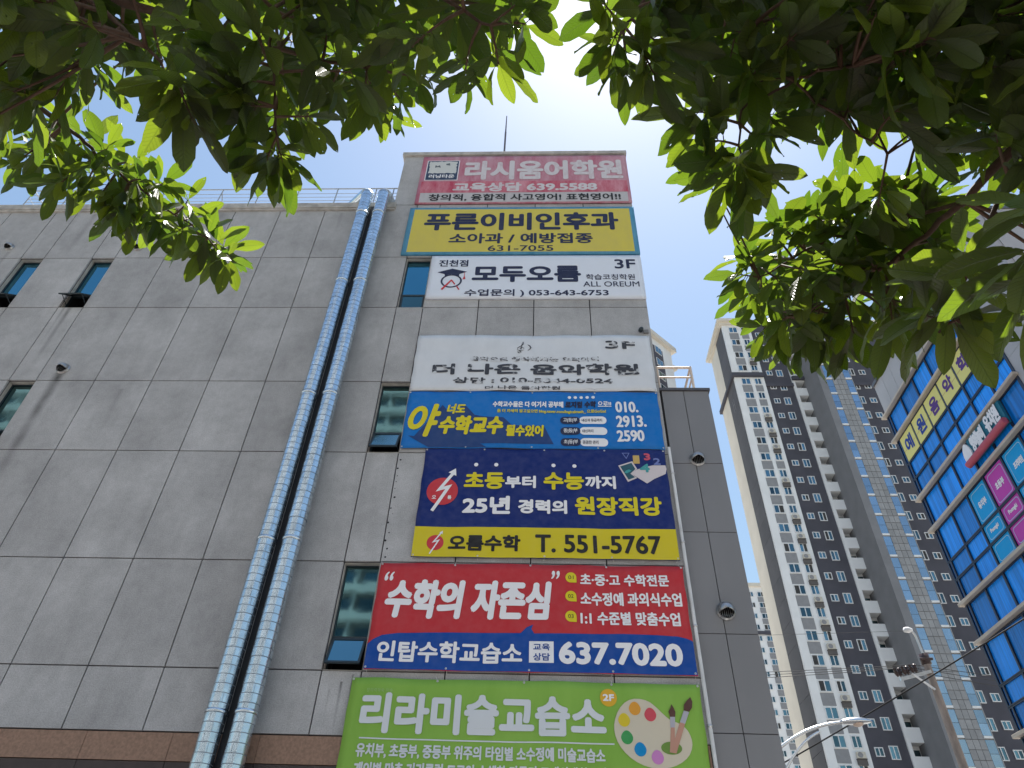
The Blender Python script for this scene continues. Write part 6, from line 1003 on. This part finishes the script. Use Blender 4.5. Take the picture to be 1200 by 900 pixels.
def tree(label, twigs, limbs, base, crotch, seed):
    rnd = random.Random(seed); t = thing('street_tree', label, 'tree', base)
    tr = MB(); b0, c0 = Vector(base), Vector(crotch)
    pts = [b0.lerp(c0, i/10)+Vector((.05*sin(i*1.3), .05*cos(i*1.7), 0))*(1 if 0 < i < 10 else 0) for i in range(11)]
    tr.tube(pts, [.15-.0085*i-.012*(i > 0) for i in range(11)], 14); tr.build('trunk', M_bark, t)
    anchor = []
    for lb in limbs:
        q = [Vector(p[:3]) for p in lb]; rr = [p[3] for p in lb]; m = []; rm = []
        for i in range(len(q)-1):
            for k in range(5):
                u = k/5; pa, pb, pc, pd = q[max(i-1, 0)], q[i], q[i+1], q[min(i+2, len(q)-1)]
                m.append(.5*((2*pb)+(pc-pa)*u+(2*pa-5*pb+4*pc-pd)*u*u+(3*pb-pa-3*pc+pd)*u**3)+Vector((rnd.uniform(-1, 1), rnd.uniform(-1, 1), rnd.uniform(-1, 1)))*.006); rm.append(rr[i]*(1-u)+rr[i+1]*u)
        m.append(q[-1]); rm.append(rr[-1])
        mb = MB(); mb.tube(m, rm, 9); mb.build('limb', M_bark, t); anchor += [(a, r) for a, r in zip(m, rm) if r < .03]
    tw = MB(); V, F, UV, T = [], [], [], []
    for x, y, z, s in twigs:
        c = Vector((x, y, z)); a, ar = min(anchor, key=lambda q: (q[0]-c).length+.15*max(0, c.z-q[0].z) if True else 0)
        vec = c-a; ln = vec.length
        up = Vector((rnd.uniform(-.3, .3), rnd.uniform(-.3, .3), .25))*ln*.3
        if ln > .01:
            cp = curve(a, a.lerp(c, .5)+up, c, 6); tw.tube(cp, [max(.0012, min(ar, .004)*(1-i/7)+.0012) for i in range(7)], 5)
            td = (cp[-1]-cp[-2]).normalized()
        else: td = Vector((0, 0, -1)); cp = [c, c]
        n = rnd.choice((6, 7, 7, 8, 9)); ph = rnd.uniform(0, 6.28)
        e1 = td.orthogonal().normalized(); e2 = td.cross(e1)
        for i in range(n):
            back = (i/n)*min(.07, ln*.5); p = c-td*back; a_ = ph+i*2.4
            d = (td*(.75-.6*i/n)+(e1*cos(a_)+e2*sin(a_))*.9+Vector((0, 0, -.42))).normalized()
            nrm = Vector((rnd.uniform(-.55, .55), rnd.uniform(-.55, .55), 1)).normalized()
            L_ = s*rnd.uniform(.092, .145); p1 = p+d*.012
            tw.tube([p, p1], .0011, 4, cap=False)
            add_leaf(V, F, UV, T, p1, d, nrm, L_, L_*rnd.uniform(.29, .38), rnd)
    tw.build('twigs', M_twig, t)
    me = bpy.data.meshes.new('crown'); off = Vector(base); me.from_pydata([tuple(v-off) for v in V], [], F); me.materials.append(M_leaf)
    at = me.attributes.new('tone', 'FLOAT', 'FACE'); at.data.foreach_set('value', T)
    ul = me.uv_layers.new(name='UVMap'); idx = [0]*len(me.loops); me.loops.foreach_get('vertex_index', idx); ul.data.foreach_set('uv', [q for i in idx for q in UV[i]])
    me.polygons.foreach_set('use_smooth', [True]*len(F)); me.update()
    o = bpy.data.objects.new('crown', me); COL.objects.link(o); o.parent = t
    return t
tree('leafy street tree overhead on the left, sunlit spray hanging before the grey wall', LEFT_TWIGS, LEFT_LIMBS, (-2.35, -.7, .1), LEFT_LIMBS[0][0][:3], 21)
tree('dark leafy street tree overhead on the right, boughs reaching over the apartment tower', RIGHT_TWIGS, RIGHT_LIMBS, (2.3, -.35, .1), RIGHT_LIMBS[0][0][:3], 33)
